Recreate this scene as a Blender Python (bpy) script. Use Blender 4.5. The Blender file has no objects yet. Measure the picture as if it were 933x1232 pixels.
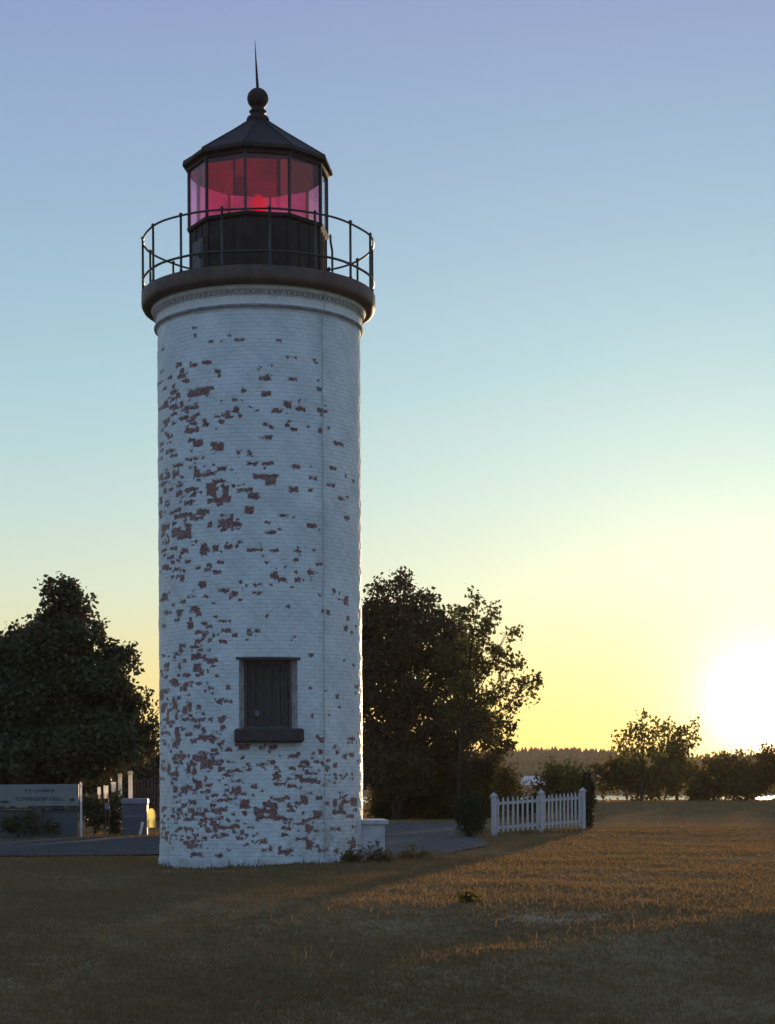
import bpy, math, random
import numpy as np
from mathutils import Matrix, Vector

random.seed(7)
rng = np.random.default_rng(11)
PI = math.pi
R_ = math.radians
scene = bpy.context.scene
col = scene.collection

# ------------------------------------------------------------------ camera maths (photograph 933 x 1232)
F, CX, CY, EYE, S_ROLL = 2230.0, 466.5, 950.0, 1.45, 0.0055

def unroll(px, py):
    dx, dy = px - CX, py - CY
    return CX + dx - S_ROLL * dy, CY + dy + S_ROLL * dx

def P(px, py, Y):
    x, y = unroll(px, py)
    return Vector(((x - CX) / F * Y, Y, EYE + (CY - y) / F * Y))

# ------------------------------------------------------------------ object helpers
def link(o):
    col.objects.link(o)
    return o

def empty(name, loc=(0, 0, 0), rz=0.0):
    o = bpy.data.objects.new(name, None)
    o.location = loc
    o.rotation_euler = (0, 0, rz)
    o.empty_display_size = 0.2
    return link(o)

def tag(o, label=None, cat=None, group=None, kind=None):
    if label: o['label'] = label
    if cat: o['category'] = cat
    if group: o['group'] = group
    if kind: o['kind'] = kind
    return o

def put(name, me, parent=None, loc=None):
    o = bpy.data.objects.new(name, me)
    link(o)
    if parent is not None:
        o.parent = parent
    if loc is not None:
        o.location = loc
    return o

def copy_tree(o, parent=None):
    c = o.copy()
    col.objects.link(c)
    if parent is not None:
        c.parent = parent
    for ch in list(o.children):
        copy_tree(ch, c)
    return c

def np_mesh(name, verts, faces, mat, smooth=False):
    """verts (n,3) array; faces (m,k) array with constant k"""
    me = bpy.data.meshes.new(name)
    verts = np.asarray(verts, dtype=np.float32)
    faces = np.asarray(faces, dtype=np.int32)
    m, k = faces.shape
    me.vertices.add(len(verts))
    me.vertices.foreach_set('co', verts.ravel())
    me.loops.add(m * k)
    me.loops.foreach_set('vertex_index', faces.ravel())
    me.polygons.add(m)
    me.polygons.foreach_set('loop_start', np.arange(0, m * k, k, dtype=np.int32))
    try:
        me.polygons.foreach_set('loop_total', np.full(m, k, dtype=np.int32))
    except Exception:
        pass
    me.update(calc_edges=True)
    if smooth:
        me.polygons.foreach_set('use_smooth', np.ones(m, dtype=bool))
    me.materials.append(mat)
    me.update()
    return me

class MB:
    def __init__(self):
        self.v, self.f, self.sm = [], [], []

    def add(self, v, f, smooth=False):
        o = len(self.v)
        self.v += [tuple(p) for p in v]
        self.f += [tuple(i + o for i in q) for q in f]
        self.sm += [smooth] * len(f)
        return self

    def box(self, c, s, rz=0.0, taper=1.0, bev=0.0, M=None):
        x, y, z = s[0] / 2, s[1] / 2, s[2] / 2
        if bev > 0:
            b = min(bev, x * .9, y * .9, z * .9)
            v = []
            for zz, ins in ((-z, b), (-z + b, 0), (z - b, 0), (z, b)):
                t = 1.0 if zz < 0 else taper
                xx, yy = (x - ins) * t, (y - ins) * t
                bb = b * .8 if ins == 0 else b * .5
                v += [(-xx + bb, -yy, zz), (xx - bb, -yy, zz), (xx, -yy + bb, zz), (xx, yy - bb, zz),
                      (xx - bb, yy, zz), (-xx + bb, yy, zz), (-xx, yy - bb, zz), (-xx, -yy + bb, zz)]
            f = [tuple(range(7, -1, -1)), tuple(range(24, 32))]
            for r in range(3):
                for k in range(8):
                    f.append((r * 8 + k, r * 8 + (k + 1) % 8, r * 8 + 8 + (k + 1) % 8, r * 8 + 8 + k))
        else:
            v = [(-x, -y, -z), (x, -y, -z), (x, y, -z), (-x, y, -z)]
            v += [(-x * taper, -y * taper, z), (x * taper, -y * taper, z), (x * taper, y * taper, z), (-x * taper, y * taper, z)]
            f = [(3, 2, 1, 0), (4, 5, 6, 7), (0, 1, 5, 4), (1, 2, 6, 5), (2, 3, 7, 6), (3, 0, 4, 7)]
        cr, sr = math.cos(rz), math.sin(rz)
        out = []
        for p in v:
            q = Vector((p[0] * cr - p[1] * sr, p[0] * sr + p[1] * cr, p[2]))
            if M is not None:
                q = M @ q
            out.append((q[0] + c[0], q[1] + c[1], q[2] + c[2]))
        return self.add(out, f)

    def lathe(self, prof, n=64, c=(0, 0, 0), phase=0.0, smooth=True, cap=True):
        v, f = [], []
        for r, z in prof:
            for k in range(n):
                a = phase + 2 * PI * k / n
                v.append((c[0] + r * math.cos(a), c[1] + r * math.sin(a), c[2] + z))
        for i in range(len(prof) - 1):
            for k in range(n):
                k2 = (k + 1) % n
                f.append((i * n + k, i * n + k2, i * n + n + k2, i * n + n + k))
        self.add(v, f, smooth)
        if cap:
            self.add(v[:n], [tuple(range(n - 1, -1, -1))])
            self.add(v[-n:], [tuple(range(n))])
        return self

    def tube(self, pts, rad, n=8, cap=True, closed=False):
        pts = [Vector(p) for p in pts]
        m = len(pts)
        rad = rad if isinstance(rad, (list, tuple)) else [rad] * m
        v, f = [], []
        ref = Vector((0, 0, 1))
        for i, p in enumerate(pts):
            if closed:
                t = pts[(i + 1) % m] - pts[i - 1]
            else:
                t = pts[min(i + 1, m - 1)] - pts[max(i - 1, 0)]
            t.normalize()
            r0 = ref if abs(t.z) < 0.95 else Vector((0, 1, 0))
            a = t.cross(r0).normalized()
            b = t.cross(a).normalized()
            for k in range(n):
                an = 2 * PI * k / n
                v.append(p + (a * math.cos(an) + b * math.sin(an)) * rad[i])
        for i in range(m if closed else m - 1):
            j = (i + 1) % m
            for k in range(n):
                k2 = (k + 1) % n
                f.append((i * n + k, i * n + k2, j * n + k2, j * n + k))
        self.add(v, f, True)
        if cap and not closed:
            self.add(v[:n], [tuple(range(n))])
            self.add(v[-n:], [tuple(range(n - 1, -1, -1))])
        return self

    def build(self, name, mat, parent=None, loc=None):
        me = bpy.data.meshes.new(name)
        me.from_pydata(self.v, [], self.f)
        me.polygons.foreach_set('use_smooth', np.array(self.sm, dtype=bool))
        me.materials.append(mat)
        me.update()
        return put(name, me, parent, loc)

# ------------------------------------------------------------------ materials
def srgb(r, g, b):
    def f(c):
        c /= 255.0
        return c / 12.92 if c <= 0.04045 else ((c + 0.055) / 1.055) ** 2.4
    return (f(r), f(g), f(b), 1.0)

def new_mat(name):
    m = bpy.data.materials.new(name)
    m.use_nodes = True
    nt = m.node_tree
    nt.nodes.clear()
    out = nt.nodes.new('ShaderNodeOutputMaterial')
    return m, nt, out

def nd(nt, t, **kw):
    n = nt.nodes.new(t)
    for k, v in kw.items():
        if k in n.inputs.keys() if isinstance(k, str) else False:
            n.inputs[k].default_value = v
        else:
            setattr(n, k, v)
    return n

def ramp(nt, stops, interp='LINEAR'):
    r = nt.nodes.new('ShaderNodeValToRGB')
    cr = r.color_ramp
    cr.interpolation = interp
    while len(cr.elements) > 1:
        cr.elements.remove(cr.elements[-1])
    cr.elements[0].position = stops[0][0]
    cr.elements[0].color = stops[0][1]
    for p, c in stops[1:]:
        e = cr.elements.new(p)
        e.color = c
    return r

def math_n(nt, op, a, b=None, clamp=False):
    n = nt.nodes.new('ShaderNodeMath')
    n.operation = op
    n.use_clamp = clamp
    for i, v in enumerate((a, b)):
        if v is None: continue
        if hasattr(v, 'type') and hasattr(v, 'is_output'):
            nt.links.new(v, n.inputs[i])
        else:
            n.inputs[i].default_value = v
    return n.outputs[0]

def simple(name, c1, c2=None, scale=6.0, rough=0.7, metal=0.0, bump=0.0, bscale=40.0, stretch=(1, 1, 1), spec=0.5):
    """two-tone noisy surface with bump"""
    m, nt, out = new_mat(name)
    L = nt.links
    b = nt.nodes.new('ShaderNodeBsdfPrincipled')
    b.inputs['Roughness'].default_value = rough
    b.inputs['Metallic'].default_value = metal
    b.inputs['Specular IOR Level'].default_value = spec
    tc = nt.nodes.new('ShaderNodeTexCoord')
    mp = nt.nodes.new('ShaderNodeMapping')
    mp.inputs['Scale'].default_value = stretch
    L.new(tc.outputs['Object'], mp.inputs['Vector'])
    n = nt.nodes.new('ShaderNodeTexNoise')
    n.inputs['Scale'].default_value = scale
    n.inputs['Detail'].default_value = 6
    n.inputs['Roughness'].default_value = 0.65
    L.new(mp.outputs[0], n.inputs['Vector'])
    r = ramp(nt, [(0.32, (*c1, 1)), (0.68, (*(c2 or c1), 1))])
    L.new(n.outputs['Fac'], r.inputs[0])
    L.new(r.outputs[0], b.inputs['Base Color'])
    if bump:
        n2 = nt.nodes.new('ShaderNodeTexNoise')
        n2.inputs['Scale'].default_value = bscale
        n2.inputs['Detail'].default_value = 4
        L.new(mp.outputs[0], n2.inputs['Vector'])
        bp = nt.nodes.new('ShaderNodeBump')
        bp.inputs['Strength'].default_value = bump
        bp.inputs['Distance'].default_value = 0.02
        L.new(n2.outputs['Fac'], bp.inputs['Height'])
        L.new(bp.outputs[0], b.inputs['Normal'])
    L.new(b.outputs[0], out.inputs[0])
    return m

def leaf_mat(name, c1, c2, trans=0.25, tcol=None, scale=1.2, spec=.12):
    m, nt, out = new_mat(name)
    L = nt.links
    geo = nt.nodes.new('ShaderNodeNewGeometry')
    tc = nt.nodes.new('ShaderNodeTexCoord')
    n = nt.nodes.new('ShaderNodeTexNoise')
    n.inputs['Scale'].default_value = scale
    L.new(tc.outputs['Object'], n.inputs['Vector'])
    add = math_n(nt, 'ADD', math_n(nt, 'MULTIPLY', geo.outputs['Random Per Island'], 0.5), math_n(nt, 'MULTIPLY', n.outputs['Fac'], 0.6))
    r = ramp(nt, [(0.25, (*c1, 1)), (0.85, (*c2, 1))])
    L.new(add, r.inputs[0])
    d = nt.nodes.new('ShaderNodeBsdfPrincipled')
    d.inputs['Roughness'].default_value = 0.6
    d.inputs['Specular IOR Level'].default_value = spec
    L.new(r.outputs[0], d.inputs['Base Color'])
    t = nt.nodes.new('ShaderNodeBsdfTranslucent')
    if tcol:
        t.inputs[0].default_value = (*tcol, 1)
    else:
        L.new(r.outputs[0], t.inputs[0])
    mx = nt.nodes.new('ShaderNodeMixShader')
    mx.inputs[0].default_value = trans
    L.new(d.outputs[0], mx.inputs[1])
    L.new(t.outputs[0], mx.inputs[2])
    L.new(mx.outputs[0], out.inputs[0])
    return m

M = {}
M['iron'] = simple('dark_iron_paint', (0.024, 0.018, 0.015), (0.055, 0.036, 0.027), 3.0, 0.62, 0.0, 0.25, 25, spec=.18)
M['deck'] = simple('rusty_dark_iron', (0.042, 0.027, 0.021), (0.125, 0.065, 0.042), 2.2, 0.6, 0.0, 0.3, 18)
M['rail'] = simple('black_rail_paint', (0.02, 0.018, 0.018), (0.04, 0.03, 0.028), 8, 0.45)
M['cream'] = simple('weathered_white_paint', (0.62, 0.61, 0.57), (0.78, 0.77, 0.73), 5, 0.75, 0, 0.3, 40)
M['dentil'] = simple('weathered_cornice_paint', (0.30, 0.28, 0.26), (0.60, 0.57, 0.53), 14, 0.8, 0, 0.3, 40)
M['line'] = simple('grimy_moulding', (0.16, 0.15, 0.15), (0.36, 0.34, 0.33), 6, 0.8)
M['stone_dark'] = simple('dark_sill_stone', (0.035, 0.026, 0.024), (0.07, 0.05, 0.045), 7, 0.8, 0, 0.5, 30)
M['board'] = simple('dark_brown_boards', (0.035, 0.027, 0.022), (0.075, 0.055, 0.045), 9, 0.75, 0, 0.4, 30, (6, 6, 0.5))
M['frame_old'] = simple('old_timber_frame', (0.06, 0.045, 0.04), (0.12, 0.095, 0.085), 8, 0.8, 0, 0.4, 30, (4, 4, .6))
M['jamb'] = simple('worn_jamb_paint', (0.22, 0.17, 0.155), (0.48, 0.45, 0.43), 7, 0.8, 0, 0.4, 30)
M['bark'] = simple('bark', (0.045, 0.034, 0.026), (0.10, 0.08, 0.06), 12, 0.95, 0, 0.8, 30, (1, 1, .3))
M['bark_dark'] = simple('dark_bark', (0.022, 0.018, 0.014), (0.05, 0.04, 0.03), 12, 0.95, 0, 0.8, 30, (1, 1, .3), spec=.1)
M['fence_paint'] = simple('picket_white_paint', (0.40, 0.37, 0.36), (0.52, 0.485, 0.47), 5, 0.6, 0, 0.1, 30)
M['asphalt'] = simple('asphalt', (0.034, 0.034, 0.035), (0.075, 0.073, 0.073), 1.6, 0.95, 0, 0.3, 60, spec=.1)
M['gravel'] = simple('pale_gravel', (0.060, 0.054, 0.047), (0.15, 0.135, 0.12), 2.2, 0.95, 0, 0.8, 40, spec=.05)
M['sign_face'] = simple('sign_grey_paint', (0.17, 0.175, 0.165), (0.23, 0.235, 0.22), 3, 0.6)
M['sign_dark'] = simple('sign_dark_paint', (0.03, 0.035, 0.035), (0.05, 0.055, 0.05), 5, 0.6)
M['skirt'] = simple('grey_board_skirt', (0.075, 0.082, 0.09), (0.105, 0.112, 0.12), 4, 0.8, 0, .2, 20, (3, 3, .5))
M['stone_pier'] = simple('rough_pier_stone', (0.05, 0.045, 0.04), (0.11, 0.10, 0.085), 9, 0.9, 0, 0.8, 16)
M['cabinet'] = simple('blue_grey_cabinet', (0.06, 0.065, 0.085), (0.085, 0.09, 0.11), 3, 0.55)
M['cabinet_lid'] = simple('pale_grey_lid', (0.16, 0.16, 0.19), (0.21, 0.21, 0.24), 3, 0.55)
M['brown_pale'] = simple('brown_palings', (0.06, 0.035, 0.03), (0.11, 0.065, 0.055), 4, 0.85, 0, .3, 20, (3, 3, .4))
M['roof_pale'] = simple('pale_shingles', (0.42, 0.42, 0.45), (0.52, 0.52, 0.56), 4, 0.8)
M['wall_far'] = simple('reddish_cladding', (0.07, 0.04, 0.03), (0.10, 0.055, 0.042), 2, 0.9)
M['glass_dark'] = simple('dark_glass', (0.02, 0.02, 0.025), None, 2, 0.15)

# -- translucent white vinyl / plastic that lets stand-ins for sky gaps and glare glow
def glow_plastic(name, c, trans):
    m, nt, out = new_mat(name)
    d = nt.nodes.new('ShaderNodeBsdfDiffuse')
    t = nt.nodes.new('ShaderNodeBsdfTranslucent')
    tc = nt.nodes.new('ShaderNodeTexCoord')
    n = nt.nodes.new('ShaderNodeTexNoise')
    n.inputs['Scale'].default_value = 6
    nt.links.new(tc.outputs['Object'], n.inputs['Vector'])
    r = ramp(nt, [(0.3, (c[0] * .85, c[1] * .85, c[2] * .85, 1)), (0.7, (*c, 1))])
    nt.links.new(n.outputs['Fac'], r.inputs[0])
    nt.links.new(r.outputs[0], d.inputs[0])
    nt.links.new(r.outputs[0], t.inputs[0])
    mx = nt.nodes.new('ShaderNodeMixShader')
    mx.inputs[0].default_value = trans
    nt.links.new(d.outputs[0], mx.inputs[1])
    nt.links.new(t.outputs[0], mx.inputs[2])
    nt.links.new(mx.outputs[0], out.inputs[0])
    return m
M['vinyl'] = glow_plastic('white_vinyl', (0.93, 0.90, 0.88), 0.75)
M['glare_panel'] = glow_plastic('sun_glare_yellow', (1.0, 0.96, 0.55), 0.97)  # glare of the low sun put into the yellow colour

# -- lantern glass: tinted, with a surface reflection
def pane_mat(name, tint, dirt=.5):
    m, nt, out = new_mat(name)
    L = nt.links
    t = nt.nodes.new('ShaderNodeBsdfTransparent')
    tc = nt.nodes.new('ShaderNodeTexCoord')
    n = nt.nodes.new('ShaderNodeTexNoise')
    n.inputs['Scale'].default_value = 2.5
    n.inputs['Detail'].default_value = 3
    L.new(tc.outputs['Object'], n.inputs['Vector'])
    r = ramp(nt, [(0.3, (*[c * dirt for c in tint], 1)), (0.7, (*tint, 1))])
    L.new(n.outputs['Fac'], r.inputs[0])
    L.new(r.outputs[0], t.inputs[0])
    d = nt.nodes.new('ShaderNodeBsdfTranslucent')
    d.inputs[0].default_value = (0.85 * tint[0], 0.7 * tint[1], 0.7 * tint[2], 1)
    mx0 = nt.nodes.new('ShaderNodeMixShader')
    mx0.inputs[0].default_value = 0.12
    L.new(t.outputs[0], mx0.inputs[1])
    L.new(d.outputs[0], mx0.inputs[2])
    g = nt.nodes.new('ShaderNodeBsdfGlossy')
    g.inputs['Roughness'].default_value = 0.04
    ge = nt.nodes.new('ShaderNodeNewGeometry')
    dp = nt.nodes.new('ShaderNodeVectorMath'); dp.operation = 'DOT_PRODUCT'
    L.new(ge.outputs['Normal'], dp.inputs[0]); L.new(ge.outputs['Incoming'], dp.inputs[1])
    q = math_n(nt, 'POWER', math_n(nt, 'SUBTRACT', 1.0, math_n(nt, 'ABSOLUTE', dp.outputs['Value']), True), 5.0)
    frs = math_n(nt, 'ADD', math_n(nt, 'MULTIPLY', q, 0.93), 0.05)
    mx = nt.nodes.new('ShaderNodeMixShader')
    L.new(frs, mx.inputs[0])
    L.new(mx0.outputs[0], mx.inputs[1])
    L.new(g.outputs[0], mx.inputs[2])
    L.new(mx.outputs[0], out.inputs[0])
    return m
M['pane_red'] = pane_mat('ruby_glass', (0.98, 0.22, 0.42))
M['pane_pink'] = pane_mat('pink_glass', (1.0, 0.74, 0.95), .85)
M['pane_smoky'] = pane_mat('smoky_rose_glass', (0.80, 0.30, 0.48), .5)
M['pane_clear'] = pane_mat('clear_glass', (0.93, 0.93, 0.93), .9)

def emit_mat(name, c, s):
    m, nt, out = new_mat(name)
    e = nt.nodes.new('ShaderNodeEmission')
    e.inputs[0].default_value = (*c, 1)
    e.inputs[1].default_value = s
    t = nt.nodes.new('ShaderNodeBsdfTransparent')
    t.inputs[0].default_value = (1.0, .25, .35, 1)
    mx = nt.nodes.new('ShaderNodeMixShader')
    mx.inputs[0].default_value = .6
    nt.links.new(e.outputs[0], mx.inputs[1]); nt.links.new(t.outputs[0], mx.inputs[2])
    nt.links.new(mx.outputs[0], out.inputs[0])
    return m
M['beacon'] = emit_mat('lit_red_beacon', (1.0, 0.012, 0.06), 0.9)

# -- painted brick with spalled patches (distance field in the attribute 'paint_edge')
def tower_mat():
    m, nt, out = new_mat('flaking_white_brick')
    L = nt.links
    at = nt.nodes.new('ShaderNodeAttribute'); at.attribute_name = 'paint_edge'
    gr = nt.nodes.new('ShaderNodeAttribute'); gr.attribute_name = 'grime'
    uv = nt.nodes.new('ShaderNodeUVMap')
    tc = nt.nodes.new('ShaderNodeTexCoord')
    n1 = nt.nodes.new('ShaderNodeTexNoise')
    n1.inputs['Scale'].default_value = 26; n1.inputs['Detail'].default_value = 5; n1.inputs['Roughness'].default_value = .7
    L.new(tc.outputs['Object'], n1.inputs['Vector'])
    n1b = nt.nodes.new('ShaderNodeTexNoise')
    n1b.inputs['Scale'].default_value = 9; n1b.inputs['Detail'].default_value = 2
    L.new(tc.outputs['Object'], n1b.inputs['Vector'])
    d = math_n(nt, 'ADD', at.outputs['Fac'], math_n(nt, 'MULTIPLY', math_n(nt, 'ADD', math_n(nt, 'SUBTRACT', n1.outputs['Fac'], 0.5), math_n(nt, 'MULTIPLY', math_n(nt, 'SUBTRACT', n1b.outputs['Fac'], 0.5), 0.8)), 0.13))
    bare = math_n(nt, 'SUBTRACT', 1.0, math_n(nt, 'DIVIDE', math_n(nt, 'ADD', d, 0.004), 0.008, True), True)
    # fine chips
    n2 = nt.nodes.new('ShaderNodeTexNoise')
    n2.inputs['Scale'].default_value = 16; n2.inputs['Detail'].default_value = 7; n2.inputs['Roughness'].default_value = .75
    mp2 = nt.nodes.new('ShaderNodeMapping'); mp2.inputs['Scale'].default_value = (1, 1, 2.2)
    L.new(tc.outputs['Object'], mp2.inputs['Vector'])
    L.new(mp2.outputs[0], n2.inputs['Vector'])
    chip_t = math_n(nt, 'SUBTRACT', 0.705, math_n(nt, 'MULTIPLY', gr.outputs['Fac'], 0.15))
    chip = math_n(nt, 'MULTIPLY', math_n(nt, 'SUBTRACT', n2.outputs['Fac'], chip_t), 30.0, True)
    bare = math_n(nt, 'MAXIMUM', bare, math_n(nt, 'MULTIPLY', chip, 0.8))
    n5 = nt.nodes.new('ShaderNodeTexNoise')
    n5.inputs['Scale'].default_value = 34; n5.inputs['Detail'].default_value = 3
    L.new(mp2.outputs[0], n5.inputs['Vector'])
    bare = math_n(nt, 'MULTIPLY', bare, math_n(nt, 'SUBTRACT', 1.0, math_n(nt, 'MULTIPLY', math_n(nt, 'MULTIPLY', math_n(nt, 'SUBTRACT', n5.outputs['Fac'], 0.55), 14.0, True), 0.45)))
    # bricks
    bk = nt.nodes.new('ShaderNodeTexBrick')
    bk.inputs['Scale'].default_value = 1.0
    bk.inputs['Brick Width'].default_value = 0.21
    bk.inputs['Row Height'].default_value = 0.075
    bk.inputs['Mortar Size'].default_value = 0.007
    bk.inputs['Mortar Smooth'].default_value = 0.6
    bk.inputs['Color1'].default_value = (0.155, 0.050, 0.036, 1)
    bk.inputs['Color2'].default_value = (0.28, 0.085, 0.056, 1)
    bk.inputs['Mortar'].default_value = (0.20, 0.15, 0.13, 1)
    L.new(uv.outputs[0], bk.inputs['Vector'])
    n3 = nt.nodes.new('ShaderNodeTexNoise')
    n3.inputs['Scale'].default_value = 1.6; n3.inputs['Detail'].default_value = 6
    L.new(tc.outputs['Object'], n3.inputs['Vector'])
    rp = ramp(nt, [(0.3, (0.60, 0.64, 0.63, 1)), (0.7, (0.77, 0.81, 0.795, 1))])
    L.new(n3.outputs['Fac'], rp.inputs[0])
    # mortar lines faintly dirty
    mxm = nt.nodes.new('ShaderNodeMix'); mxm.data_type = 'RGBA'
    L.new(math_n(nt, 'MULTIPLY', bk.outputs['Fac'], 0.22), mxm.inputs[0])
    L.new(rp.outputs[0], mxm.inputs[6]); mxm.inputs[7].default_value = (0.33, 0.33, 0.33, 1)
    # grime
    n4 = nt.nodes.new('ShaderNodeTexNoise')
    n4.inputs['Scale'].default_value = 7; n4.inputs['Detail'].default_value = 8; n4.inputs['Roughness'].default_value = .7
    L.new(tc.outputs['Object'], n4.inputs['Vector'])
    gm = math_n(nt, 'MULTIPLY', gr.outputs['Fac'], math_n(nt, 'MULTIPLY', math_n(nt, 'SUBTRACT', n4.outputs['Fac'], 0.36), 3.2, True), True)
    mxg = nt.nodes.new('ShaderNodeMix'); mxg.data_type = 'RGBA'
    L.new(math_n(nt, 'MULTIPLY', gm, 0.75), mxg.inputs[0])
    L.new(mxm.outputs[2], mxg.inputs[6]); mxg.inputs[7].default_value = (0.27, 0.22, 0.19, 1)
    mxb = nt.nodes.new('ShaderNodeMix'); mxb.data_type = 'RGBA'
    L.new(bare, mxb.inputs[0]); L.new(mxg.outputs[2], mxb.inputs[6]); L.new(bk.outputs['Color'], mxb.inputs[7])
    b = nt.nodes.new('ShaderNodeBsdfPrincipled')
    b.inputs['Roughness'].default_value = 0.52
    b.inputs['Specular IOR Level'].default_value = 0.5
    L.new(mxb.outputs[2], b.inputs['Base Color'])
    h = math_n(nt, 'SUBTRACT', math_n(nt, 'MULTIPLY', n1.outputs['Fac'], 0.25), math_n(nt, 'ADD', math_n(nt, 'MULTIPLY', bk.outputs['Fac'], 0.55), math_n(nt, 'MULTIPLY', bare, 0.8)))
    bp = nt.nodes.new('ShaderNodeBump')
    bp.inputs['Strength'].default_value = 0.7; bp.inputs['Distance'].default_value = 0.012
    L.new(h, bp.inputs['Height']); L.new(bp.outputs[0], b.inputs['Normal'])
    L.new(b.outputs[0], out.inputs[0])
    return m
M['tower'] = tower_mat()

# ------------------------------------------------------------------ terrain
def smooth(a, b, x):
    t = np.clip((x - a) / (b - a), 0, 1)
    return t * t * (3 - 2 * t)

def hnoise(x, y):
    return (0.5 * np.sin(x * 0.35 + 1.3) * np.sin(y * 0.27 + 0.4) + 0.3 * np.sin(x * 0.9 + y * 0.5) * np.sin(y * 0.63 - x * 0.2 + 2)
            + 0.2 * np.sin(x * 2.1 + 0.7) * np.sin(y * 1.7 + x * .4))

SHORE = 212.0
def gh(x, y):
    x = np.asarray(x, float); y = np.asarray(y, float)
    h = 0.06 * smooth(62, 128, y) * smooth(-60, 25, x) + 0.10 * smooth(2, 9, x) * smooth(45, 60, y)
    h = h + 0.045 * hnoise(x, y) * (1 - 0.7 * smooth(38, 46, y) * (1 - smooth(2, 8, x)))
    # low mound in front of the tower base and a swell across the foreground
    h = h + 0.10 * np.exp(-(((x + 1.2) / 1.6) ** 2 + ((y - 33.9) / 1.3) ** 2))
    h = h + 0.09 * np.exp(-((y - 17.0 - 0.9 * x) / 1.1) ** 2) * smooth(-2, 1, x)
    q = np.clip(24.0 - y, 0, 34)            # slope added so the low sun misses the foreground lawn
    h = h - 0.062 * (np.sqrt(q * q + 9.0) - 3.0)
    h = h - 3.2 * smooth(SHORE - 12, SHORE + 12, y)
    return h

def terrain():
    xs = np.unique(np.concatenate([np.linspace(-900, -70, 22), np.linspace(-70, -16, 28), np.linspace(-16, 22, 153), np.linspace(22, 90, 35), np.linspace(90, 900, 22)]))
    ys = np.unique(np.concatenate([np.linspace(-60, 6, 23), np.linspace(6, 70, 257), np.linspace(70, 240, 80)]))
    X, Y = np.meshgrid(xs, ys)
    Z = gh(X, Y)
    v = np.stack([X, Y, Z], -1).reshape(-1, 3)
    nx, ny = len(xs), len(ys)
    i = np.arange(nx * ny).reshape(ny, nx)
    f = np.stack([i[:-1, :-1], i[:-1, 1:], i[1:, 1:], i[1:, :-1]], -1).reshape(-1, 4)
    return v, f

def bare_at(x, y):
    """sandy worn patches"""
    def e(cx, cy, rx, ry): return np.exp(-(((x - cx) / rx) ** 2 + ((y - cy) / ry) ** 2) * 1.2)
    b = e(1.75, 21.4, 0.60, 0.8) + 0.45 * e(2.5, 21.9, 0.4, .6)
    b = b + 0.6 * e(-9.5, 38.2, 3.0, 1.2) + 0.35 * e(2.6, 42.5, 1.6, 1.2)
    b = b + 0.45 * e(-4.2, 33.2, 2.0, .6)
    return np.clip(b, 0, 1)

def ground_mat():
    m, nt, out = new_mat('dry_grass_ground')
    L = nt.links
    tc = nt.nodes.new('ShaderNodeTexCoord')
    at = nt.nodes.new('ShaderNodeAttribute'); at.attribute_name = 'bare_soil'
    n = nt.nodes.new('ShaderNodeTexNoise'); n.inputs['Scale'].default_value = 0.45; n.inputs['Detail'].default_value = 9; n.inputs['Roughness'].default_value = .7
    L.new(tc.outputs['Object'], n.inputs['Vector'])
    r = ramp(nt, [(0.3, (0.17, 0.115, 0.055, 1)), (0.52, (0.235, 0.16, 0.080, 1)), (0.72, (0.30, 0.205, 0.11, 1))])
    L.new(n.outputs['Fac'], r.inputs[0])
    n2 = nt.nodes.new('ShaderNodeTexNoise'); n2.inputs['Scale'].default_value = 5; n2.inputs['Detail'].default_value = 8
    L.new(tc.outputs['Object'], n2.inputs['Vector'])
    fac = math_n(nt, 'MULTIPLY', math_n(nt, 'SUBTRACT', math_n(nt, 'ADD', at.outputs['Fac'], math_n(nt, 'MULTIPLY', n2.outputs['Fac'], .5)), 0.42), 2.5, True)
    mx = nt.nodes.new('ShaderNodeMix'); mx.data_type = 'RGBA'
    L.new(fac, mx.inputs[0]); L.new(r.outputs[0], mx.inputs[6]); mx.inputs[7].default_value = (0.34, 0.25, 0.155, 1)
    b = nt.nodes.new('ShaderNodeBsdfPrincipled'); b.inputs['Roughness'].default_value = 1.0; b.inputs['Specular IOR Level'].default_value = 0.0
    L.new(mx.outputs[2], b.inputs['Base Color'])
    n3 = nt.nodes.new('ShaderNodeTexNoise'); n3.inputs['Scale'].default_value = 14; n3.inputs['Detail'].default_value = 6
    L.new(tc.outputs['Object'], n3.inputs['Vector'])
    bp = nt.nodes.new('ShaderNodeBump'); bp.inputs['Strength'].default_value = .5; bp.inputs['Distance'].default_value = .05
    L.new(n3.outputs['Fac'], bp.inputs['Height']); L.new(bp.outputs[0], b.inputs['Normal'])
    L.new(b.outputs[0], out.inputs[0])
    return m
v, f = terrain()
me = np_mesh('ground', v, f, ground_mat(), True)
a = me.attributes.new('bare_soil', 'FLOAT', 'POINT')
a.data.foreach_set('value', bare_at(v[:, 0], v[:, 1]).astype(np.float32))
ground = tag(put('ground', me), kind='structure')

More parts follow.
